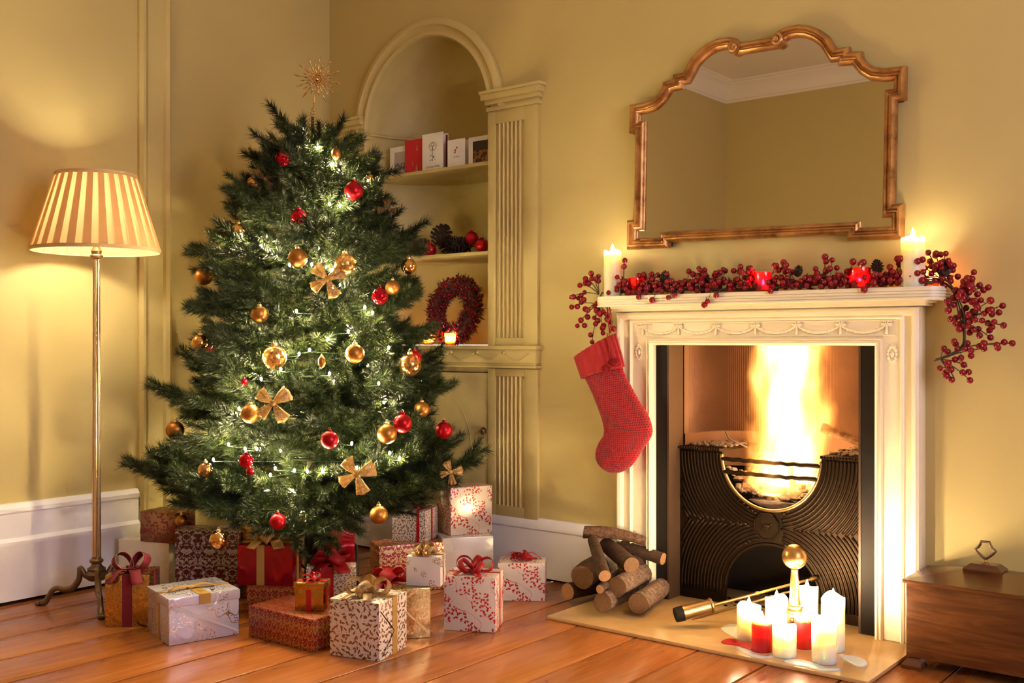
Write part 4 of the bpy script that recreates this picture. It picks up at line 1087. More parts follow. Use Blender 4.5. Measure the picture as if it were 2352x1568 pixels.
# ---------------------------------------------------------------- star
sp = dep(728, 182, TT); st = thing('tree_topper', 'gold wire starburst topper on a coiled spring', 'tree topper', TP+Vector((0, 0, 1.93)))
F3 = -(sp-CAM).normalized(); U3 = Vector((0, 0, 1)); S3 = U3.cross(F3).normalized(); U3 = F3.cross(S3)
for k in range(24):
    a = 2*pi*k/24+.12; d = S3*cos(a)+U3*sin(a); Lr = (.100 if k % 2 else .070)*(1+.06*sin(k*2.3))
    prof_r = [(.014, .0016), (Lr*.34, .0014), (Lr*.47, .0038), (Lr*.58, .0014), (Lr*.66, .0014), (Lr*.78, .0036), (Lr*.90, .0016), (Lr, .0004)]
    m = MB(); m.tube([sp+d*rr_ for rr_, _ in prof_r], [w_ for _, w_ in prof_r], 5); m.build('spike', 'gold_shiny', st, smooth=True)
m = MB()
for k in range(28):
    a = 2*pi*k/28; d = S3*cos(a)+U3*sin(a); m.sphere(sp+d*.021+F3*.003, .0040, 6, 4)
m.sphere(sp, .011, 12, 8); m.build('beaded_centre', 'gold_shiny', st, smooth=True)
base = TP+Vector((0, 0, 1.96)); m = MB()
m.tube([sp-U3*.012-F3*.004, Vector((base.x, base.y, 2.02)).lerp(sp, .55)-U3*.02, base+Vector((0, 0, .055))], .0012, 5); m.build('stem', 'gold_shiny', st, smooth=True)
m = MB(); m.tube([base+Vector(((.026-.021*u)*cos(2*pi*7*u), (.026-.021*u)*sin(2*pi*7*u), -.035+.095*u)) for u in [i/126 for i in range(127)]], .0012, 5); m.build('coil', 'gold_shiny', st, smooth=True)
# ================================================================ presents
def ribbon_band(m, w, d, h, axis, off, rw, e=.0012):
    """rectangular ribbon ring round the box; axis 'x' = runs over the front and back"""
    if axis == 'y':      # crosses top from front to back
        x0, x1 = off-rw/2, off+rw/2
        m.box(x0, x1, -e, 0, 0, h+e); m.box(x0, x1, -e, d+e, h, h+e); m.box(x0, x1, d, d+e, 0, h+e)
    else:
        y0, y1 = off-rw/2, off+rw/2
        m.box(-e, 0, y0, y1, 0, h+e); m.box(-e, w+e, y0, y1, h, h+e); m.box(w, w+e, y0, y1, 0, h+e)
def gift_bow(t, c, size, rw, mat_, style='loops', seed=1, nl=4, tails=2, droop=.0, edge=None):
    q = random.Random(seed); c = Vector(c)
    if style == 'curly':
        for k in range(26):
            a = q.uniform(0, 2*pi); r = size*q.uniform(.35, 1); m = MB(); n = 14; ph = q.uniform(0, 6); hz = q.uniform(.15, .55)*size
            pts = [c+Vector((r*u*cos(a+u*1.5)+.012*cos(ph+u*12)*u, r*u*sin(a+u*1.5)+.012*sin(ph+u*12)*u, .004+hz*sin(pi*u)*1.0)) for u in [i/n for i in range(n+1)]]
            m.strip(pts, Vector((-sin(a), cos(a), .5)), rw); m.build('curl', mat_, t, smooth=True, local=True, thick=.0006)
        for k in range(2):
            s = 1 if k else -1; m = MB(); pts = [c+Vector((s*size*1.45*u, .2*size*u, .002+size*.62*sin(pi*min(1, u*1.02))*(1-.35*u))) for u in [i/14 for i in range(15)]]
            m.strip(pts, Vector((0, 1, .1)), rw); m.build('curl', mat_, t, smooth=True, local=True, thick=.0006)
        return
    for k in range(nl):
        a = 2*pi*k/nl+(.35 if nl != 2 else .1)+q.uniform(-.15, .15); tilt = q.uniform(.35, .75) if nl > 2 else q.uniform(.75, .95)
        d = Vector((cos(a), sin(a), 0)); sv0 = Vector((-sin(a), cos(a), 0)); pts, wd, ws = [], [], []
        phi = .75*(1 if sv0.y*1 < 0 else -1); dz = Vector((0, 0, 1)); dd = d*cos(tilt)+dz*sin(tilt); up_ = -d*sin(tilt)+dz*cos(tilt); sv = sv0*cos(phi)+up_*sin(phi); lyv = up_*cos(phi)-sv0*sin(phi)
        n = 18
        for i in range(n+1):
            u = i/n; ang = 2*pi*u
            lx = size*.5*(1-cos(ang)); ly = size*.34*sin(ang)*(1-.25*cos(ang))
            p = c+dd*lx+lyv*ly
            p.z = max(p.z, c.z+.002+rw*.28*abs(sv.z)*2); pts.append(p); wd.append(sv); ws.append(rw*(.45+.55*sin(pi*u)))
        m = MB(); m.strip(pts, wd, ws); lp_ = m.build('loop', mat_, t, smooth=True, local=True, thick=.0008)
        if edge:
            for e in (-1, 1):
                m2 = MB(); m2.tube([p+s_*(e*w_*.5) for p, s_, w_ in zip(pts, wd, ws)], .0008, 4); m2.build('wired_edge', edge, lp_, smooth=True, local=True)
    for k in range(tails):
        a = -pi/2+(-.55 if k % 2 else .45)+q.uniform(-.2, .2)+(pi if k > 1 else 0); d = Vector((cos(a), sin(a), 0)); sv = Vector((-sin(a), cos(a), 0))
        pts = [c+d*(size*1.15*u)+Vector((0, 0, size*.16*sin(pi*u*1.0)-droop*max(0, u-.55)*2.2+.002)) for u in [i/10 for i in range(11)]]
        m = MB(); m.strip(pts, sv, [rw*(.4+.6*min(1, u*3)) for u in [i/10 for i in range(11)]]); m.build('tail', mat_, t, smooth=True, local=True, thick=.0008)
    MB().sphere(c+Vector((0, 0, .008)), rw*.36, 10, 8, (1, 1, .9)).build('knot', mat_, t, smooth=True, local=True)
def gift(label, A, B, base, depth, h, paper_, name='present', flap=None, lid=0.0):
    a, b = fz(A[0], A[1], base), fz(B[0], B[1], base)
    d = b-a; w = d.length; yaw = atan2(d.y, d.x)
    t = thing(name, label, 'present', (a.x, a.y, base), yaw, 'wrapped presents under the tree')
    m = MB(); m.bbox(0, w, 0, depth, 0.0005, h-(lid if lid else 0), .003, uv=True); m.build('box', paper_, t, smooth=40, local=True)
    if lid:
        m = MB(); m.bbox(-.003, w+.003, -.003, depth+.003, h-lid-.004, h, .003, uv=True); m.build('lid', paper_, t, smooth=40, local=True)
    if flap:     # front: folded paper edge; side: shade of a fold slit, painted as dark line
        m = MB()
        if flap == 'front': m.poly([(w*.05, -.0008, h*.85), (w*.95, -.0008, h*.14), (w*.98, -.0008, h*.10), (w*.98, -.0022, h*.07), (w*.03, -.0022, h*.80)])
        else: m.poly([(w+.0008, depth*.05, h*.86), (w+.0008, depth*.55, h*.42), (w+.0022, depth*.10, h*.06), (w+.0022, depth*.08, h*.06), (w+.002, depth*.51, h*.42), (w+.002, depth*.035, h*.85)])
        m.build('fold_and_slit_shade', 'paper_crease' if flap == 'front' and 'foil' not in paper_ else (paper_ if flap == 'front' else 'soot_and_gap_shade'), t, local=True)
    return t, w, depth, h
def ribbons(t, w, d, h, mat_, rw, x=None, y=None, edge=None):
    m = MB()
    if x is not None: ribbon_band(m, w, d, h, 'y', x*w, rw)
    if y is not None: ribbon_band(m, w, d, h, 'x', y*d, rw)
    r = m.build('ribbon', mat_, t, local=True)
    if edge and x is not None:
        m = MB()
        for s in (-1, 1): m.tube([(x*w+s*rw/2, -.002, 0), (x*w+s*rw/2, -.002, h+.0018), (x*w+s*rw/2, d, h+.0018)], .0008, 4)
        m.build('wired_edge', edge, r, local=True)
g = gift('gold paisley foil present with a wide dark red ribbon bow', (241, 1440), (343, 1438), 0, .15, .190, 'foil_gold_paisley')
ribbons(*g, 'velvet_red', .038, .50, .5, 'gold_edge'); gift_bow(g[0], (g[1]*.5, g[2]*.35, g[3]), .085, .040, 'velvet_red', seed=3, nl=2, tails=4, droop=.03, edge='gold_edge')
g = gift('silver white lidded present with gold print and flat gold ribbon', (388, 1484), (549, 1456), 0, .235, .163, 'paper_silver', flap='front', lid=.030)
m = MB(); ribbon_band(m, g[1], g[2], g[3]+.0005, 'x', g[2]*.45, .020); m.box(g[1]*.42, g[1]*.58, -.0055, -.003, g[3]-.034, g[3]); m.box(g[1]*.42, g[1]*.58, -.0055, g[2]*.5, g[3], g[3]+.0015); m.build('ribbon', 'gold_ribbon', g[0], local=True)
MB().sphere((g[1]*.45, g[2]*.45, g[3]+.006), .010, 10, 8, (1.6, 1, .7)).build('knot', 'gold_ribbon', g[0], smooth=True, local=True)
for s in (-1, 1):
    m = MB(); m.strip([Vector((g[1]*.45+s*.085*u, g[2]*.45-.02*u, g[3]+.004+.012*sin(pi*u))) for u in [i/8 for i in range(9)]], Vector((0, 1, .1)), .02); m.build('tail', 'gold_ribbon', g[0], smooth=True, local=True, thick=.0006)
P3H = .203
g = gift('plain cream box at the far left under the red floral present', (272, 1346), (388, 1359), 0, .17, P3H, 'paper_cream')
g = gift('brown gold present with red flowers on top of the cream box at far left', (322, 1243), (403, 1250), P3H, .13, .128, 'paper_red_floral')
g = gift('dark red and silver damask gift bag behind the silver present', (402, 1376), (545, 1378), 0, .10, .285, 'paper_damask_silver', name='gift_bag')
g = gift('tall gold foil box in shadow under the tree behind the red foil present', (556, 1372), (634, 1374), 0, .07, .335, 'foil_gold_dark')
P7H = .122
g = gift('flat dark red and gold box underneath the red foil present', (566, 1420), (690, 1424), 0, .14, P7H, 'paper_damask_gold')
g = gift('shiny red foil present with gold ribbon, on a flat dark box', (545, 1343), (672, 1345), P7H, .13, .152, 'foil_red')
ribbons(*g, 'gold_ribbon', .030, .42, .55); gift_bow(g[0], (g[1]*.5, g[2]*.5, g[3]), .090, .045, 'gold_ribbon', seed=5, nl=4, tails=4, droop=.01)
P8H = .111
g = gift('large flat red and gold damask box lying on the floor', (571, 1461), (719, 1499), 0, .19, P8H, 'paper_damask_gold')
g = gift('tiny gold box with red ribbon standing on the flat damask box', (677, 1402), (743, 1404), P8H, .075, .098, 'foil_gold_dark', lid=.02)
ribbons(*g, 'red_ribbon', .017, .48, .5); gift_bow(g[0], (g[1]*.5, g[2]*.5, g[3]), .035, .014, 'red_ribbon', seed=8, nl=4, tails=2, droop=.035)
g = gift('large white present with brown holly print and gold organza bow, frontmost', (757, 1504), (871, 1520), 0, .185, .191, 'paper_holly', flap='side')
ribbons(*g, 'gold_ribbon', .032, None, .55); gift_bow(g[0], (g[1]*.52, g[2]*.45, g[3]), .085, .030, 'gold_organza', seed=11, nl=4, tails=3)
g = gift('red box with red organza bow squeezed behind the holly present', (835, 1437), (942, 1446), 0, .10, .15, 'foil_red')
gift_bow(g[0], (g[1]*.45, g[2]*.5, g[3]), .075, .055, 'red_organza', seed=12, nl=4, tails=3, droop=.03)
P11H = .177
g = gift('gold foil box standing behind the holly present', (896, 1470), (989, 1464), 0, .085, P11H, 'foil_gold', flap='front')
g = gift('small cream box with gold print and two gold bells', (933, 1345), (1012, 1348), P11H, .085, .106, 'paper_cream_gold', flap='side')
ribbons(*g, 'gold_ribbon', .018, None, .5); gift_bow(g[0], (g[1]*.45, g[2]*.55, g[3]), .048, .030, 'gold_organza', seed=14, nl=5, tails=2)
for s in (-1, 1): MB().sphere((g[1]*.42+s*.012, g[2]*.10, g[3]+.011), .0115, 12, 8).build('bell', 'gold_shiny', g[0], smooth=True, local=True)
g = gift('white present with red berry print and big red bow, right of the pile', (1020, 1447), (1138, 1453), 0, .15, .198, 'paper_berry', flap='side')
ribbons(*g, 'red_ribbon', .014, None, .55); gift_bow(g[0], (g[1]*.5, g[2]*.5, g[3]), .080, .022, 'red_organza', seed=16, nl=5, tails=3)
g = gift('white present with red berry print and curly red bow, nearest the logs', (1143, 1379), (1252, 1381), 0, .13, .153, 'paper_berry')
gift_bow(g[0], (g[1]*.5, g[2]*.5, g[3]), .055, .010, 'red_ribbon', 'curly', seed=17)
P16H = .214
g = gift('pearl cream box under the brightly lit berry present', (1016, 1352), (1133, 1345), 0, .19, P16H, 'paper_cream')
g = gift('cream present with red berry print on top of the pearl box', (1035, 1231), (1130, 1222), P16H, .15, .206, 'paper_berry_cream')
P18H = .2
g = gift('dark red and gold leaf damask box under the small holly present', (870, 1366), (1038, 1350), 0, .15, P18H, 'paper_damask_red')
g = gift('small holly print present with thin red ribbons on the damask box', (900, 1241), (977, 1246), P18H, .14, .134, 'paper_holly_small')
ribbons(*g, 'red_ribbon', .014, .78, .5); gift_bow(g[0], (g[1]*.6, g[2]*.5, g[3]), .030, .012, 'red_ribbon', seed=19, nl=4, tails=2, droop=.05)
g = gift('tall dark red foil box deep under the tree centre', (731, 1380), (815, 1374), 0, .09, .305, 'foil_red')
g = gift('holly print box with red organza bow in the shade of the pile', (703, 1401), (818, 1397), 0, .085, .165, 'paper_holly_small')
ribbons(*g, 'red_ribbon', .05, .42, None); gift_bow(g[0], (g[1]*.5, g[2]*.5, g[3]), .080, .060, 'red_organza', seed=22, nl=4, tails=2, droop=.02)
# ================================================================ candles
def flame(t, c, h, mat_='flame', r=None):
    r = r or h*.24; c = Vector(c)
    MB().lathe([(r*.4, 0), (r, h*.25), (r*.8, h*.5), (r*.35, h*.8), (.0003, h)], 8, c).build('flame', mat_, t, smooth=True, local=True)
def candle(label, p, r, h, mat_, lit=True, fh=.030, rim=True, seed=1, fm='flame', wick=True):
    q = random.Random(seed); t = thing('pillar_candle', label, 'candle', p)
    m = MB(); n = 28; prof = [(r*.985, 0.0), (r, .004), (r, h*.5), (r*.995, h*.9)]
    rings = []
    for rr_, zz in prof: rings.append(m.ring([(rr_*cos(2*pi*k/n), rr_*sin(2*pi*k/n), zz) for k in range(n)]))
    top = [h*(1+ (.030*sin(2*2*pi*k/n+seed)+.02*sin(3*2*pi*k/n+seed*2) if rim else 0)) for k in range(n)]
    rings.append(m.ring([(r*cos(2*pi*k/n), r*sin(2*pi*k/n), top[k]-.003) for k in range(n)]))
    rings.append(m.ring([(r*.95*cos(2*pi*k/n), r*.95*sin(2*pi*k/n), top[k]) for k in range(n)]))
    rings.append(m.ring([(r*.86*cos(2*pi*k/n), r*.86*sin(2*pi*k/n), top[k]-.004) for k in range(n)]))
    rings.append(m.ring([(r*.70*cos(2*pi*k/n), r*.70*sin(2*pi*k/n), h*.97-.010) for k in range(n)]))
    rings.append(m.ring([(r*.2*cos(2*pi*k/n), r*.2*sin(2*pi*k/n), h*.97-.012) for k in range(n)]))
    for a, b in zip(rings, rings[1:]): m.bridge(a, b)
    m.face(*reversed(rings[0])); m.face(*rings[-1]); m.build('wax_body', mat_, t, smooth=50, local=True)
    zt = h*.97-.012
    MB().tube([(0, 0, zt), (.001, 0, zt+.008), (.002, 0, zt+.014)], .0012, 5).build('wick', 'wick', t, local=True)
    if lit: flame(t, (0, 0, zt+.009), fh, fm)
    return t
def at_h(x, y): return fz(x, y, HZ)
cds = [('short white pillar candle at the left of the hearth group', 1726, 1474, .041, .118, 'white_wax', 3),
       ('dark red pillar candle at the front left of the hearth group', 1755, 1500, .034, .104, 'red_wax', 4),
       ('white pillar candle behind the front white one, left of the brass ball', 1790, 1476, .039, .146, 'white_wax', 5),
       ('squat white pillar candle at the front middle of the hearth group', 1808, 1513, .0385, .098, 'white_wax', 6),
       ('tall white pillar candle right of the brass ball post', 1860, 1462, .0385, .165, 'white_wax', 7),
       ('red pillar candle between the white candles on the hearth', 1851, 1492, .031, .104, 'red_wax', 8),
       ('white pillar candle at the front right of the hearth group', 1901, 1528, .040, .138, 'white_wax', 9),
       ('tallest white pillar candle at the right end of the hearth group', 1921, 1500, .0385, .182, 'white_wax', 10)]
for lab, x, y, r, h, mt, sd in cds:
    p = at_h(x, y); p = p+FW*(r*.9); p.z = HZ+.001
    candle(lab, p, r, h, mt, True, .034, True, sd)
# spilled wax
def puddle(label, pts, mat_, h=.004, seed=1):
    q = random.Random(seed); cs = [fz(x, y, HZ) for x, y in pts]; c = sum(cs, Vector())/len(cs)
    ring_ = spline([Vector((p.x, p.y, 0)) for p in cs], 5, True); m = MB()
    c0 = Vector((c.x, c.y, 0)); lo = m.ring([p+Vector((0, 0, HZ+.0004)) for p in ring_]); mi = m.ring([c0+(p-c0)*.97+Vector((0, 0, HZ+h*.75)) for p in ring_]); hi = m.ring([c0+(p-c0)*.86+Vector((0, 0, HZ+h)) for p in ring_])
    m.bridge(lo, mi); m.bridge(mi, hi); m.face(*hi); return tag(m.build('wax_puddle', mat_, smooth=True), label, 'wax')
puddle('white wax spill at the far left of the candle group', [(1655, 1442), (1680, 1434), (1700, 1440), (1715, 1462), (1700, 1468), (1675, 1458)], 'white_wax')
puddle('red wax spill left of the dark red candle', [(1656, 1475), (1675, 1467), (1705, 1474), (1733, 1480), (1740, 1494), (1722, 1492), (1700, 1484), (1672, 1480)], 'red_wax', .005)
puddle('white wax spill around the foot of the dark red candle', [(1690, 1486), (1722, 1494), (1752, 1506), (1780, 1504), (1778, 1510), (1745, 1512), (1712, 1502)], 'white_wax', .003)
puddle('white wax spill in front of the squat white candle', [(1800, 1518), (1830, 1514), (1865, 1522), (1900, 1534), (1930, 1536), (1925, 1541), (1890, 1541), (1850, 1532), (1815, 1526)], 'white_wax')
puddle('white wax spill to the right of the tallest candle', [(1930, 1508), (1955, 1507), (1985, 1516), (1993, 1528), (1975, 1532), (1955, 1524)], 'white_wax', .006)

# ================================================================ mantel decorations
def on_shelf(x, y, Y=-.10): p = wy(x, y, Y); p.z = SHZ; return p
p = on_shelf(1407, 675, -.115); candle('ivory pillar candle at the left end of the mantel shelf', p+Vector((0, 0, .0005)), .036, .185, 'ivory_wax', True, .040, True, 2, 'shelf_flame')
p = on_shelf(2097, 660, -.115); candle('ivory pillar candle at the right end of the mantel shelf', p+Vector((0, 0, .0005)), .039, .165, 'ivory_wax', True, .042, True, 12, 'shelf_flame')
def votive(label, p, r, h, glass, fm='votive_flame', lit=True, group=None):
    t = thing('votive_holder', label, 'candle holder', p, group=group)
    m = MB(); m.lathe([(r*.80, 0), (r*.86, .002), (r, h), (r*.94, h), (r*.80, .006), (0.0005, .006)], 24, cap=False); m.build('glass_cup', glass, t, smooth=50, local=True)
    MB().lathe([(r*.70, .0065), (r*.70, h*.32), (r*.6, h*.34), (.001, h*.33)], 18).build('tea_light', 'white_wax', t, smooth=40, local=True)
    flame(t, (0, 0, h*.36), .024, fm)
    return t
for lab, x in (('red glass votive beside the left pillar candle', 1460), ('red glass votive at the middle of the berry garland', 1753), ('red glass votive right of the middle of the garland', 1975)):
    votive(lab, on_shelf(x, 660, -.118)+Vector((0, 0, .0005)), .031 if x != 1975 else .037, .072, 'red_glass', group='red votives on the mantel shelf')
votive('amber glass votive half hidden behind the right pillar candle', on_shelf(2138, 655, -.045)+Vector((0, 0, .0005)), .030, .075, 'amber_glass')
# pine cones
def cone_mesh(L_=.05, r_=.020, seed=1):
    m = MB(); q = random.Random(seed); n = 60
    m.sphere((0, 0, L_*.5), L_*.42, 10, 8, (.42, .42, 1))
    for k in range(n):
        u = (k+.5)/n; a = k*2.39996; rr_ = r_*(.35+.75*sin(pi*min(1, .12+u*.86))); zz = L_*u
        d = Vector((cos(a), sin(a), 0)); s = Vector((-sin(a), cos(a), 0)); up = Vector((0, 0, 1))
        o = d*rr_*.25+up*zz; tip = d*rr_+up*(zz+.25*r_); w_ = r_*.30
        i = [m.add(o-s*w_*.5), m.add(o+s*w_*.5), m.add(tip+s*w_*.55), m.add(tip+up*.003), m.add(tip-s*w_*.55), m.add((o+tip)/2+up*.004)]
        m.face(i[0], i[1], i[5]); m.face(i[1], i[2], i[5]); m.face(i[2], i[3], i[5]); m.face(i[3], i[4], i[5]); m.face(i[4], i[0], i[5])
    return m.mesh('pine_cone', 'cone_brown')
CONE = [cone_mesh(seed=k) for k in range(2)]
# garland: stems, berries, cones
gl = thing('berry_garland', 'red berry garland lying along the mantel shelf and hanging over both ends', 'garland', (2.45, -.10, SHZ))
bmesh_ = [MB().sphere((0, 0, 0), r_, 12, 8).mesh('berry', 'berry_red', True) for r_ in (.0098, .0112, .0122)]
q = random.Random(31); berries = []; stems = MB()
def spray(root, tip, nb, q, sag=.0, side=.02):
    root, tip = Vector(root), Vector(tip); d = tip-root
    pts = [root+d*u+Vector((0, 0, sag*sin(pi*u))) for u in [i/8 for i in range(9)]]; stems.tube(pts, .0016, 4)
    for k in range(nb):
        u = .30+.70*(k+1)/nb; p = root+d*u+Vector((0, 0, sag*sin(pi*u)))
        if k < nb-1:
            o = Vector((q.uniform(-1, 1), q.uniform(-1, .6), q.uniform(-1, 1)))*side; stems.tube([p, p+o], .0011, 4); p = p+o
        berries.append(p)
# along the shelf
xk = 1.86
while xk < 3.08:
    for j in range(6):
        y0 = -.115+q.uniform(-.030, .035); z0 = SHZ+q.uniform(.011, .052)
        berries.append(Vector((xk+q.uniform(-.02, .02), y0, z0)))
    if q.random() < .45: spray((xk, -.11, SHZ+.03), (xk+q.uniform(-.05, .05), -.12+q.uniform(-.03, .04), SHZ+q.uniform(.07, .105)), 3, q)
    xk += .0190
stems.tube(spline([(1.84+.16*k, -.11+.015*sin(k*2.1), SHZ+.018+.006*sin(k*1.3)) for k in range(9)], 5), .006, 6)
for px, py in ((1467, 682), (1498, 689), (1535, 683), (1550, 678), (1618, 700), (1625, 692), (1645, 678), (1770, 668), (1985, 665)): # over the front edge
    r_ = wy(px, py, -.181); berries.append(r_); stems.tube([r_, Vector((r_.x+.01, -.165, SHZ+.012)), Vector((r_.x+.02, -.13, SHZ+.02))], .0012, 4)
for px, py in ((1435, 598), (1433, 612), (1895, 590), (1897, 600), (1911, 597), (1922, 615), (1700, 622), (1582, 623), (1592, 630)):
    r_ = wy(px, py, -.12); berries.append(r_); stems.tube([r_, Vector((r_.x-.005, -.12, SHZ+.05)), Vector((r_.x, -.12, SHZ+.02))], .0012, 4)
# left end hanging over
L0 = Vector((1.83, -.11, SHZ+.02))
for tipx, tipy, nb in ((1358, 628, 4), (1332, 655, 4), (1312, 682, 5), (1313, 705, 5), (1326, 748, 5), (1360, 785, 6), (1385, 765, 5), (1410, 755, 5), (1345, 640, 4), (1372, 640, 4), (1395, 735, 4), (1350, 712, 4), (1366, 735, 4)):
    tp = wy(tipx, tipy, -.13+q.uniform(-.02, .03)); rt_ = Vector((1.79, -.12, SHZ+.012)) if tipy < 690 else Vector((1.785, -.115, SHZ-.03)); spray(rt_, tp, nb, q, .012, .017)
stems.tube([(1.86, -.11, SHZ+.02), (1.80, -.115, SHZ+.016), (1.783, -.115, SHZ-.02), (1.790, -.11, SHZ-.07)], .004, 6)
# right end hanging down
Rp = [wy(2125, 640, -.10), wy(2180, 655, -.10), wy(2205, 710, -.10), wy(2215, 770, -.10), wy(2205, 805, -.10), wy(2147, 828, -.10)]
for o_ in ((0, 0, 0), (.006, -.006, .004), (-.006, .004, -.003), (.002, .006, .008)): stems.tube([p+Vector(o_)*(1+.5*sin(i*.6)) for i, p in enumerate(spline(Rp, 6))], .0022, 5)
tips = [(2132, 580), (2150, 583), (2173, 577), (2183, 592), (2110, 612), (2103, 655), (2190, 610), (2237, 625), (2270, 660), (2275, 690), (2303, 702), (2283, 713), (2305, 747), (2325, 788), (2308, 748), (2290, 792), (2260, 800), (2240, 735), (2175, 690), (2190, 700), (2178, 712), (2200, 745), (2182, 850), (2186, 872), (2228, 873), (2222, 842), (2192, 868), (2168, 800), (2250, 655), (2225, 680), (2245, 705), (2230, 760), (2250, 770), (2275, 775), (2165, 640), (2190, 650), (2215, 650), (2235, 665), (2195, 670), (2215, 690), (2210, 715), (2195, 730), (2240, 690), (2260, 720), (2225, 725), (2205, 760), (2215, 790), (2230, 800), (2195, 790), (2150, 610), (2200, 635), (2160, 655), (2225, 745)]
for i, (tx, ty) in enumerate(tips):
    tp = wy(tx, ty, -.10+q.uniform(-.03, .03))
    rt_ = min([wy(2160, 640, -.10), wy(2195, 680, -.10), wy(2212, 740, -.10), wy(2205, 800, -.10), wy(2160, 825, -.10)], key=lambda p: (p-tp).length+ (0 if ty < 800 else 2*abs(p.z-wy(2160, 825, -.1).z)))
    spray(rt_, tp, 4 if (rt_-tp).length > .06 else 3, q, .006, .018)
# keep the berries clear of each other
keep = []
for p in berries:
    if all((p-k).length > .0145 for k in keep): keep.append(p)
keep.sort(key=lambda p: (p-CAM).length if p.x < 0 else p.y)
keep = keep[:300]+keep[300:]
gloc = gl.location
for p in keep[:300]: link('berry', q.choice(bmesh_), gl, Matrix.Translation(p-gloc))
if len(keep) > 300:
    m = MB()
    for p in keep[300:]: m.sphere(p, .0108, 10, 7)
    tag(m.build('berries', 'berry_red', gl, smooth=True), kind='stuff')
stems.build('stems', 'twig_brown', gl, smooth=True)
m = MB()     # dark filler leaves and twigs between the berries
for k in range(240):
    c = Vector((q.uniform(1.86, 3.10), -.11+q.uniform(-.03, .035), SHZ+q.uniform(.006, .045))); d = Vector((q.uniform(-1, 1), q.uniform(-1, 1), q.uniform(-.2, .8))).normalized()*q.uniform(.015, .032)
    s_ = d.cross(Vector((q.uniform(-1, 1), q.uniform(-1, 1), q.uniform(-1, 1)))).normalized()*.004; i = [m.add(c-s_*.3), m.add(c+d*.5+s_), m.add(c+d), m.add(c+d*.5-s_)]; m.face(*i)
tag(m.build('filler_leaves', 'berry_dark', gl), kind='stuff')
for px, py, s in ((1523, 640, 1.0), (1617, 642, 1.05), (1728, 622, .8), (1828, 622, .8), (2018, 612, 1.0), (2170, 618, 1.2)):
    c = wy(px, py, -.11)-gloc; M = Matrix.Translation(c+Vector((0, 0, -.022))) @ Matrix.Rotation(q.uniform(-.5, .5), 4, 'Y') @ Matrix.Rotation(q.uniform(-.6, .2), 4, 'X') @ Matrix.Diagonal((s, s, s, 1)); link('pine_cone', q.choice(CONE), gl, M)

# ================================================================ stocking
SKY = -.118
def sk(X, Y): return wy(1280+X/3.647, 680+Y/3.647, SKY)
stk = thing('christmas_stocking', 'red knitted stocking with ribbed cuff hanging from the mantel shelf', 'stocking', sk(430, 90))
pairs = [((215, 660), (548, 575)), ((245, 712), (562, 645)), ((300, 830), (628, 770)), ((340, 930), (698, 895)), ((375, 1030), (758, 985)), ((392, 1110), (792, 1085)), ((388, 1165), (796, 1150)), ((352, 1222), (765, 1215)), ((326, 1290), (705, 1300)), ((326, 1355), (660, 1375)), ((352, 1415), (618, 1425)), ((400, 1458), (570, 1460)), ((450, 1480), (520, 1478))]
def loft(m, prs, th, n=24, uvs=True, capend=True):
    rings = []
    for i, (a, b) in enumerate(prs):
        A, B = sk(*a), sk(*b); c = (A+B)/2; h_ = (B-A)/2; t_ = th[i] if isinstance(th, list) else th
        rings.append(([c+h_*cos(2*pi*k/n)+Vector((0, -1, 0))*(t_*sin(2*pi*k/n)) for k in range(n)], c, h_.length))
    ids = [m.ring(r_[0]) for r_ in rings]; v = 0; vs_ = [0]
    for i in range(1, len(rings)): v += (rings[i][1]-rings[i-1][1]).length; vs_.append(v)
    for i in range(len(ids)-1):
        for k in range(n):
            j = (k+1) % n; uv = None
            if uvs:
                U = lambda kk, ii: (rings[ii][2]*cos(2*pi*kk/n), vs_[ii])
                uv = [U(k, i), U(k+1, i), U(k+1, i+1), U(k, i+1)]
            m.face(ids[i][k], ids[i][j], ids[i+1][j], ids[i+1][k], uv=uv)
    if capend: m.face(*ids[-1])
    return ids
def sub_pairs(prs, n):
    A = spline([Vector((a[0], a[1], 0)) for a, b in prs], n); B = spline([Vector((b[0], b[1], 0)) for a, b in prs], n)
    return [((p.x, p.y), (r.x, r.y)) for p, r in zip(A, B)]
pr2 = sub_pairs(pairs, 3); nn = len(pr2)
m = MB(); loft(m, pr2, [.024+.010*sin(pi*i/nn) if i < nn-6 else .030*sqrt(max(.05, (nn-i)/6.5)) for i in range(nn)]); m.build('leg_and_foot', 'knit_red', stk, smooth=True)
# ribbed cuff
cp2 = [((153, 512), (478, 318)), ((168, 555), (498, 390)), ((190, 620), (525, 480)), ((214, 690), (552, 590))]
m = MB(); n = 88; rows = []
for i, (a, b) in enumerate(sub_pairs(cp2, 3)):
    A, B = sk(*a), sk(*b); c = (A+B)/2; h_ = (B-A)/2
    rows.append(m.ring([c+(h_*cos(2*pi*k/n)+Vector((0, -1, 0))*(.033*sin(2*pi*k/n)))*(1+.055*(1 if (k % 4) < 2 else -1)) for k in range(n)]))
for a, b in zip(rows, rows[1:]): m.bridge(a, b)
m.build('ribbed_cuff', 'knit_plain', stk, smooth=True, thick=.004)
tp = sk(432, 85); m = MB(); m.tube([tp+Vector((-.008, 0, .005))]+[sk(425, 200), sk(440, 310)], .0030, 6); m.tube([tp+Vector((.004, -.004, .005)), sk(452, 190), sk(448, 310)], .0030, 6); m.tube([tp+Vector((-.008, 0, .005)), tp+Vector((-.002, -.002, .012)), tp+Vector((.004, -.004, .005))], .0030, 6); m.build('hanging_loop', 'knit_plain', stk, smooth=True)
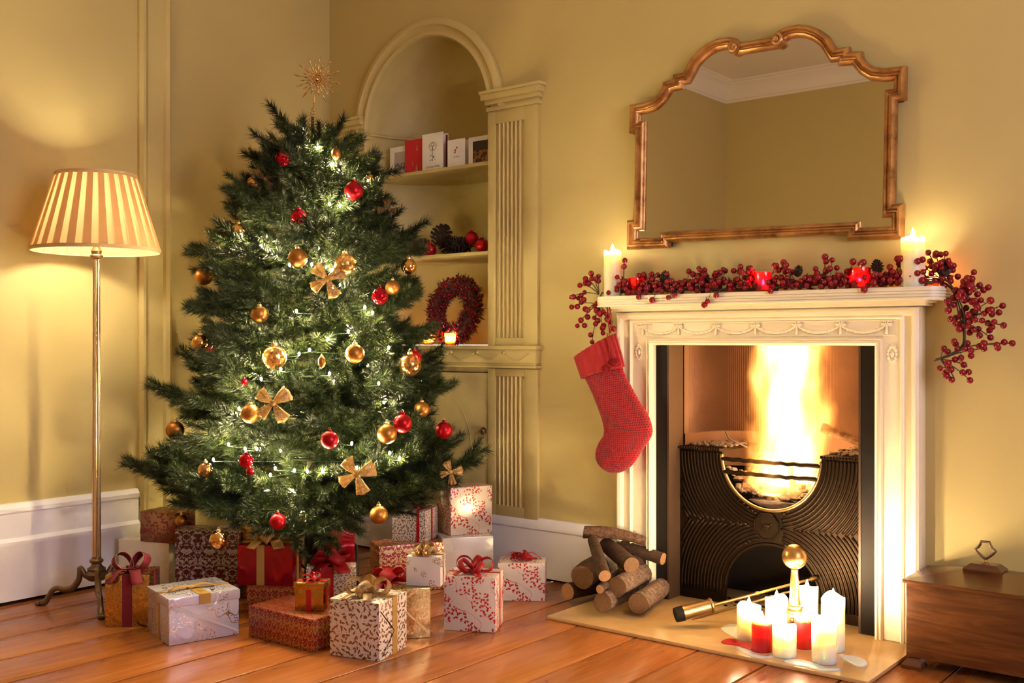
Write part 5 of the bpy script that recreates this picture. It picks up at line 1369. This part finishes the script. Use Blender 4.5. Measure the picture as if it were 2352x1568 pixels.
m = MB(); m.tube([sk(455, 310)+Vector((0, -.034, 0)), sk(480, 420)+Vector((0, -.040, 0)), sk(485, 560)+Vector((0, -.042, 0))], .0026, 6); m.tube([sk(470, 310)+Vector((0, -.034, 0)), sk(510, 420)+Vector((0, -.040, 0)), sk(540, 520)+Vector((0, -.042, 0))], .0026, 6); m.build('cord', 'knit_plain', stk, smooth=True)
def pompom(c, r, seed):
    q2 = random.Random(seed); m = MB(); m.sphere(c, r*.82, 14, 10)
    for k in range(700):
        d = Vector((q2.gauss(0, 1), q2.gauss(0, 1), q2.gauss(0, 1))).normalized(); s_ = d.orthogonal().normalized()*.0012; p_ = c+d*r*.7; i = [m.add(p_-s_), m.add(p_+s_), m.add(c+d*r*q2.uniform(.95, 1.1))]; m.face(*i)
    m.build('pompom', 'pompom_red', stk, smooth=False)
pompom(sk(468, 605)+Vector((0, -.056, 0)), .0175, 1); pompom(sk(550, 556)+Vector((0, -.056, 0)), .0205, 2); pompom(sk(508, 552)+Vector((0, -.046, 0)), .016, 3)

# ================================================================ firewood on the hearth
G = 'firewood stacked on the hearth'
def lg(label, x0, y0, z0, x1, y1, z1, rp, rp1, bark, cut, seed, bend=0.0):
    p0, p1 = fz(x0, y0, z0), fz(x1, y1, z1); t0 = (p0-CAM).dot(FW)
    p0.y = min(p0.y, -.03); p1.y = min(p1.y, -.03-rp1*t0/FPX)
    log(label, p0, p1, rp*t0/FPX, rp1*t0/FPX, bark, cut, seed, G, .07, bend)
lg('crooked scaly branch lying across the top of the log pile', 1342, 1222, .27, 1483, 1243, .243, 15, 10, 'bark_scaly', 'log_cut', 11, .014)
lg('slim brown stick standing steeply at the left of the log pile', 1389, 1322, .165, 1362, 1240, .245, 15, 14, 'bark_brown', 'log_cut_fresh', 12)
lg('thick brown stick slanting down the middle of the log pile', 1450, 1297, .18, 1391, 1250, .215, 20, 18, 'bark_brown', 'log_cut', 13)
lg('brown stick with pale cut end at the right of the log pile', 1523, 1283, .178, 1424, 1250, .21, 15, 15, 'bark_brown', 'log_cut_fresh', 14)
lg('fat log with cracked yellow cut face at the left of the pile', 1338, 1325, .118, 1398, 1290, .118, 28, 27, 'bark_brown', 'log_cut', 15)
lg('short split log on the floor at the far left of the pile', 1304, 1358, .052, 1372, 1342, .052, 20, 19, 'bark_brown', 'log_cut_fresh', 16)
lg('birch log resting on top of the two lowest logs', 1417, 1349, .113, 1511, 1305, .113, 24, 23, 'bark_birch', 'log_cut', 17)
lg('birch log lowest at the front right of the pile', 1466, 1386, .065, 1541, 1341, .065, 24, 24, 'bark_birch', 'log_cut', 18)
lg('birch log lowest at the front middle of the pile', 1384, 1384, .063, 1450, 1345, .063, 23, 22, 'bark_birch', 'log_cut', 19)
lg('thin short stick poking out between the logs', 1378, 1353, .118, 1420, 1315, .125, 10, 9, 'bark_brown', 'log_cut_fresh', 20)

lg('added log filling the shaded gap at the back under the slanting sticks', 1432, 1300, .150, 1508, 1275, .155, 19, 18, 'bark_brown', 'log_cut', 23)  # extra log put in to fill the shadow behind the sticks
lg('added filler log hidden low at the back of the pile', 1400, 1330, .065, 1470, 1306, .065, 24, 24, 'bark_brown', 'log_cut', 24)  # lower filler log, added for the same dark area

# ================================================================ andiron and fire irons
ap = dep(1825, 1270, 3.6); ap.z = HZ
an = thing('andiron', 'brass andiron post with a big ball finial behind the candles', 'andiron', ap)
MB().sphere((0, 0, .293), .0425, 28, 18).build('ball_finial', 'brass', an, smooth=True, local=True)
MB().lathe([(.010, .252), (.013, .248), (.012, .244), (.013, .23), (.018, .14), (.021, .128), (.030, .126), (.030, .118), (.026, .114), (.033, .110), (.033, .102), (.024, .098)], 20).build('column', 'brass', an, smooth=40, local=True)
m = MB(); m.bbox(-.026, .026, -.020, .020, .02, .102, .004); m.bbox(-.06, -.02, -.020, .020, .0005, .03, .004); m.bbox(.02, .06, -.02, .02, .0005, .03, .004); m.bbox(-.012, .012, .015, .20, .03, .048, .003); m.bbox(-.012, .012, .17, .195, .0005, .035, .003); m.build('base', 'old_brass', an, smooth=30, local=True)
MB().sphere((0, -.020, .078), .010, 12, 8, (1, .6, 1)).build('boss', 'brass', an, smooth=True, local=True)
def pole_thing(name, label, p0, p1): 
    t = thing(name, label, 'fire tool', p0); return t, (p1-p0), (p1-p0).normalized()
b0 = fz(1552, 1412, .055); b1 = dep(1878, 1326, 3.86)
t, d, X = pole_thing('hearth_brush', 'brass hearth brush with black bristles lying beside the logs', b0, b1); Lb = d.length
Mz = X.to_track_quat('Z', 'Y').to_matrix().to_4x4()
MB().lathe([(.026, -.002), (.027, .004), (.028, .030)], 18, M=Mz).build('bristles', 'black_slip', t, smooth=40, local=True)
MB().lathe([(.026, .026), (.029, .028), (.026, .036), (.0245, .130), (.029, .134), (.029, .140), (.012, .142), (.007, .150)], 20, M=Mz).build('brush_ferrule', 'old_brass', t, smooth=40, local=True)
MB().lathe([(.0055, .145), (.0055, Lb*.55), (.008, Lb*.56), (.008, Lb*.575), (.0055, Lb*.585), (.0055, Lb-.03), (.009, Lb-.028), (.009, Lb-.008), (.004, Lb)], 12, M=Mz).build('rod', 'brass', t, smooth=40, local=True)
b0 = fz(1625, 1412, .036); b1 = dep(1862, 1345, 3.84)
t, d, X = pole_thing('fire_poker', 'thin brass poker lying under the hearth brush', b0, b1); Lb = d.length; Mz = X.to_track_quat('Z', 'Y').to_matrix().to_4x4()
MB().lathe([(.002, -.06), (.005, -.02), (.005, Lb*.6), (.0075, Lb*.61), (.0075, Lb*.63), (.005, Lb*.64), (.005, Lb-.03)], 12, M=Mz).build('rod', 'old_brass', t, smooth=40, local=True)
MB().sphere(X*(Lb-.02), .011, 12, 8).build('knob', 'brass', t, smooth=True, local=True)

# ================================================================ wooden box
bx0, bx1, by0, by1, bz0, bz1 = 3.082, 3.78, -.275, -.025, .036, .272
wbx = thing('wooden_coal_box', 'polished wooden box with sloping lid beside the hearth', 'box', (3.43, -.15, 0))
MB().bbox(bx0, bx1, by0, by1, bz0, bz1, .004).build('body', 'box_wood', wbx, smooth=30)
m = MB(); e = .010
m.bbox(bx0-e, bx1+e, by0-e, by1+e-.004, bz1, bz1+.014, .005)
cx0, cx1, cy0, cy1, cz = 3.235, 3.62, -.185, -.115, .322
lo = m.ring([(bx0-e+.004, by0-e+.004, bz1+.013), (bx1+e-.004, by0-e+.004, bz1+.013), (bx1+e-.004, by1, bz1+.013), (bx0-e+.004, by1, bz1+.013)]); hi = m.ring([(cx0, cy0, cz), (cx1, cy0, cz), (cx1, cy1, cz), (cx0, cy1, cz)]); m.bridge(lo, hi); m.face(*hi)
ld_ = m.build('lid', 'box_wood', wbx, smooth=30)
hx = 3.290
m = MB(); lo = m.ring([(hx-.058, -.19, cz-.004), (hx+.058, -.19, cz-.004), (hx+.058, -.11, cz-.004), (hx-.058, -.11, cz-.004)]); mi = m.ring([(hx-.058, -.19, cz+.004), (hx+.058, -.19, cz+.004), (hx+.058, -.11, cz+.004), (hx-.058, -.11, cz+.004)]); hi = m.ring([(hx-.040, -.172, cz+.020), (hx+.040, -.172, cz+.020), (hx+.040, -.128, cz+.020), (hx-.040, -.128, cz+.020)])
m.bridge(lo, mi); m.bridge(mi, hi); m.face(*hi); m.build('lid_plinth', 'box_wood', ld_)
MB().lathe([(.012, cz+.019), (.012, cz+.022), (.006, cz+.026), (.005, cz+.032), (.007, cz+.034)], 14, (hx, -.15, 0)).build('handle_stem', 'brass', ld_, smooth=40)
hp = [(0, .034), (.012, .043), (.024, .054), (.031, .062), (.021, .070), (.015, .080), (.013, .089), (-.013, .089), (-.015, .080), (-.021, .070), (-.031, .062), (-.024, .054), (-.012, .043)]
m = MB(); m.tube([(hx+a, -.15, cz+b) for a, b in hp+hp[:1]], .0042, 8); m.build('handle_ring', 'bronze', ld_, smooth=True)
for fx, fy in ((bx0, by0), (bx1-.05, by0), (bx0, by1-.05), (bx1-.05, by1-.05)):
    m = MB(); lo = m.ring([(fx-.012, fy-.012, 0.001), (fx+.05, fy-.012, 0.001), (fx+.05, fy+.05, 0.001), (fx-.012, fy+.05, 0.001)]); mi = m.ring([(fx-.012, fy-.012, .012), (fx+.05, fy-.012, .012), (fx+.05, fy+.05, .012), (fx-.012, fy+.05, .012)]); hi = m.ring([(fx+.006, fy+.006, bz0), (fx+.044, fy+.006, bz0), (fx+.044, fy+.044, bz0), (fx+.006, fy+.044, bz0)])
    m.bridge(lo, mi); m.bridge(mi, hi); m.face(*hi); m.face(*reversed(lo)); m.build('foot', 'box_wood', wbx)

# ================================================================ things in the niche
S1, S2 = 1.880, 1.466
def card(label, x0, x1, ytop, Y, mat_, back=.05, spread=True, name='greeting_card'):
    a = wy(x0, 400, Y); b = wy(x1, 400, Y); a.z = b.z = S1; top = wy((x0+x1)/2, ytop, Y).z-S1
    t = thing(name, label, 'card', ((a.x+b.x)/2, Y, S1+.0005), group='greeting cards on the niche shelf'); w_ = (b-a).length
    m = MB(); m.box(-w_/2, w_/2, 0, .0014, 0, top); m.build('front', mat_, t, local=True)
    if spread:
        m = MB(); m.poly([(-w_/2, .0016, 0), (-w_/2, .0016, top), (w_/2-.012, back, top), (w_/2-.012, back, 0)]); m.build('back', 'card_white' if 'red' not in mat_ else mat_, t, local=True)
    return t, w_, top
t, w_, h = card('white card with grey snowy house picture, leftmost on the shelf', 896, 934, 337, .085, 'card_white')
def m_print(name, c0, c1, c2, sc=40, split=.35):
    m, nt, b = mat(name); co = coord(nt, 'Generated'); s = nt.nodes.new('ShaderNodeSeparateXYZ'); L(nt, co, s.inputs[0]); n1 = noise(nt, coord(nt), sc, 4)
    k = math_n(nt, 'MULTIPLY', math_n(nt, 'GREATER_THAN', n1, .5), math_n(nt, 'LESS_THAN', s.outputs[2], split))
    c = mixc(nt, k, c0, c1); k2 = math_n(nt, 'MULTIPLY', math_n(nt, 'LESS_THAN', n1, .38), math_n(nt, 'LESS_THAN', s.outputs[2], split+.2)); L(nt, mixc(nt, k2, c, c2), b.inputs['Base Color']); b.inputs['Roughness'].default_value = .5
m_print('print_snow', (.42, .36, .36), (.10, .08, .09), (.55, .36, .28), 55, .5)
m_print('print_fruit', (.03, .02, .02), (.34, .12, .04), (.20, .05, .03), 32, .55)
MB().box(-w_*.22, w_/2, -.0008, 0, h*.10, h*.82).build('picture', 'print_snow', t, local=True)
t, w_, h = card('plain red card with faint gold trees, second from the left', 930, 970, 321, .070, 'card_red')
for (u, v, s) in ((.20, .70, .016), (.18, .12, .018), (-.05, .30, .010)):
    m = MB()
    for k in range(3): z0 = h*v-.004+k*s*.55; m.poly([(w_*u-s*(.5-.12*k), -.0006, z0), (w_*u+s*(.5-.12*k), -.0006, z0), (w_*u, -.0006, z0+s*.8)])
    m.build('printed_tree', 'ink_gold', t, local=True)
t, w_, h = card('tall cream card with a dark printed gift bow, middle of the shelf', 970, 1018, 306, .050, 'card_white', .05)
m = MB(); cz_ = h*.66
for s in (-1, 1):
    m.tube([(s*.018*sin(a)*abs(cos(a*.5)+.35), -.0007, cz_+.012*(1-cos(a))*.8) for a in [2*pi*i/16 for i in range(17)]], .0008, 4)
    m.tube([(s*.030*u, -.0007, cz_-.010-.012*sin(u*5)) for u in [i/10 for i in range(11)]], .0008, 4)
m.tube([(0, -.0007, cz_), (0, -.0007, h*.27)], .0009, 4)
for k in range(16): m.sphere((rnd.uniform(-.020, .024), -.0006, rnd.uniform(h*.26, h*.52)), rnd.uniform(.0015, .003), 6, 4, (1, .2, 1))
m.build('printed_bow', 'ink', t, local=True)
fc = bpy.data.curves.new('lettering', 'FONT'); fc.body = 'Christmas Wishes'; fc.size = .0128; fc.align_x = 'CENTER'; fc.shear = .35; fc.materials.append(MAT['ink'])
ft = bpy.data.objects.new('lettering_curve', fc); COL.objects.link(ft); bpy.context.view_layer.update(); lm_ = bpy.data.meshes.new_from_object(ft.evaluated_get(bpy.context.evaluated_depsgraph_get())); bpy.data.objects.remove(ft)
fo = link('lettering', lm_, t); fo.location = (0, -.0008, h*.10); fo.rotation_euler = (pi/2, 0, 0)
card('dark red card just visible behind the tall cream card', 1004, 1028, 311, .095, 'card_dark_red', .04, False)
t, w_, h = card('small white card with red hearts, right of the tall cream card', 1028, 1068, 320, .045, 'card_white', .04)
m = MB()
for u, v, a in ((-.04, .62, .5), (.04, .70, -.3), (-.07, .55, .9)):
    pts = [((.006*(16*sin(s)**3)/16), .006*(13*cos(s)-5*cos(2*s)-2*cos(3*s)-cos(4*s))/16) for s in [2*pi*i/20 for i in range(20)]]
    m.poly([(w_*u+x*cos(a)-y*sin(a), -.0007, h*v+x*sin(a)+y*cos(a)) for x, y in pts])
m.build('printed_hearts', 'ink_red', t, local=True)
MB().box(-w_*.18, w_*.18, -.0006, 0, h*.38, h*.39).build('lettering', 'ink', t, local=True)
card('cream card edge behind the hearts card', 1058, 1076, 322, .090, 'card_white', .03, False)
t, w_, h = card('white bordered photo card of dark fruit, at the right end', 1076, 1150, 311, .055, 'card_white', .04)
MB().box(-w_*.36, w_*.42, -.0008, 0, h*.10, h*.84).build('picture', 'print_fruit', t, local=True)
# shelf 2: pine cones and red baubles
for lab, x, y, r, Y in (('red bauble on top of the cones at the right of the niche shelf', 1084, 547, 16, .11), ('red bauble at the right end of the niche shelf', 1107, 564, 16, .05), ('red bauble in front of the cones on the niche shelf', 988, 574, 15, .045), ('red bauble at the left of the niche shelf behind the tree', 933, 580, 14, .04), ('upper red bauble at the left of the niche shelf', 944, 563, 14, .12)):
    p = wy(x, y, Y); bauble(lab, 0, 0, r, 'red_matte', pos=p, group='red baubles on the niche shelf', name='shelf_bauble')
big = cone_mesh(.112, .054, 5)
for lab, x, y, s, Y, tl in (('large dark pine cone heaped highest on the niche shelf', 1010, 560, 1.0, .14, .5), ('dark pine cone lying at the centre front of the niche shelf', 1035, 583, .85, .06, 1.3), ('dark pine cone left of the highest cone on the niche shelf', 965, 585, .9, .11, 1.2), ('dark pine cone under the upper right red bauble', 1068, 582, .8, .12, 1.1), ('dark pine cone at the back between the baubles', 1040, 570, .9, .20, .9), ('small dark pine cone at the far right of the niche shelf', 1122, 570, .6, .14, .8)):
    p = wy(x, y, Y); p.z = S2+.044*s+(.035 if s == 1.0 else 0); t = thing('pine_cone', lab, 'pine cone', p, group='pine cones on the niche shelf')
    link('scales', big, t, Matrix.Rotation(x*.7, 4, 'Z') @ Matrix.Rotation(tl, 4, 'X') @ Matrix.Translation((0, 0, -.03)) @ Matrix.Diagonal((s, s, s, 1)))
m = MB(); q = random.Random(44)     # dark sprigs lying between them
for k in range(5):
    x0 = NC-.12+.09*k; pts = [Vector((x0+.02*i*q.uniform(-.3, 1), .13+.01*i, S2+.008+.012*i)) for i in range(5)]; sprig(m, pts, q, .0015, .022, 900, .0022)
tag(m.build('fir_sprigs', 'cone_brown'), 'dark dried fir sprigs between the cones on the niche shelf', 'sprigs', kind='stuff')
# wreath
wp = wy(1044, 703, .10); wr = thing('berry_wreath', 'round dark red berry wreath leaning in the lowest niche compartment', 'wreath', (wp.x, .10, LZ)); q = random.Random(9)
WR, WT = .122, .046; wc = Vector((0, 0, WR+WT+.004)); lean = Matrix.Rotation(radians(-12), 3, 'X')
def wpt(a, b, k=1.0):
    r_ = WR+WT*k*cos(b); return lean @ Vector((r_*cos(a), -WT*k*.8*sin(b), r_*sin(a)))+wc
m = MB(); m.tube([lean @ Vector((WR*cos(2*pi*k/40), 0, WR*sin(2*pi*k/40)))+wc for k in range(41)], WT*.62, 10); m.build('twig_ring', 'wreath_leaf', wr, smooth=True, local=True)
m = MB()
for k in range(680):
    p_ = wpt(q.uniform(0, 2*pi), q.uniform(0, 2*pi), q.uniform(.75, 1.12)); m.sphere(p_, q.uniform(.0052, .0078), 8, 5)
tag(m.build('berries', 'berry_red', wr, smooth=True, local=True), kind='stuff')
m = MB()
for k in range(1100):
    a, b = q.uniform(0, 2*pi), q.uniform(0, 2*pi); p_ = wpt(a, b, .6); d = (wpt(a, b, 1.25)-p_)+Vector((q.uniform(-.02, .02), q.uniform(-.02, .02), q.uniform(-.02, .02))); s_ = d.cross(Vector((q.uniform(-1, 1), q.uniform(-1, 1), q.uniform(-1, 1)))).normalized()*.0035
    m.face(m.add(p_), m.add(p_+d*.6+s_), m.add(p_+d), m.add(p_+d*.6-s_))
tag(m.build('leaves', 'wreath_leaf', wr, local=True), kind='stuff')
p = wy(1034, 790, .030); p.z = LZ+.0005; votive('clear glass tea light in front of the berry wreath', p, .028, .058, 'amber_glass')
p = wy(984, 790, .075); p.z = LZ+.0005; votive('clear glass tea light left of the wreath behind the tree', p, .028, .058, 'amber_glass')
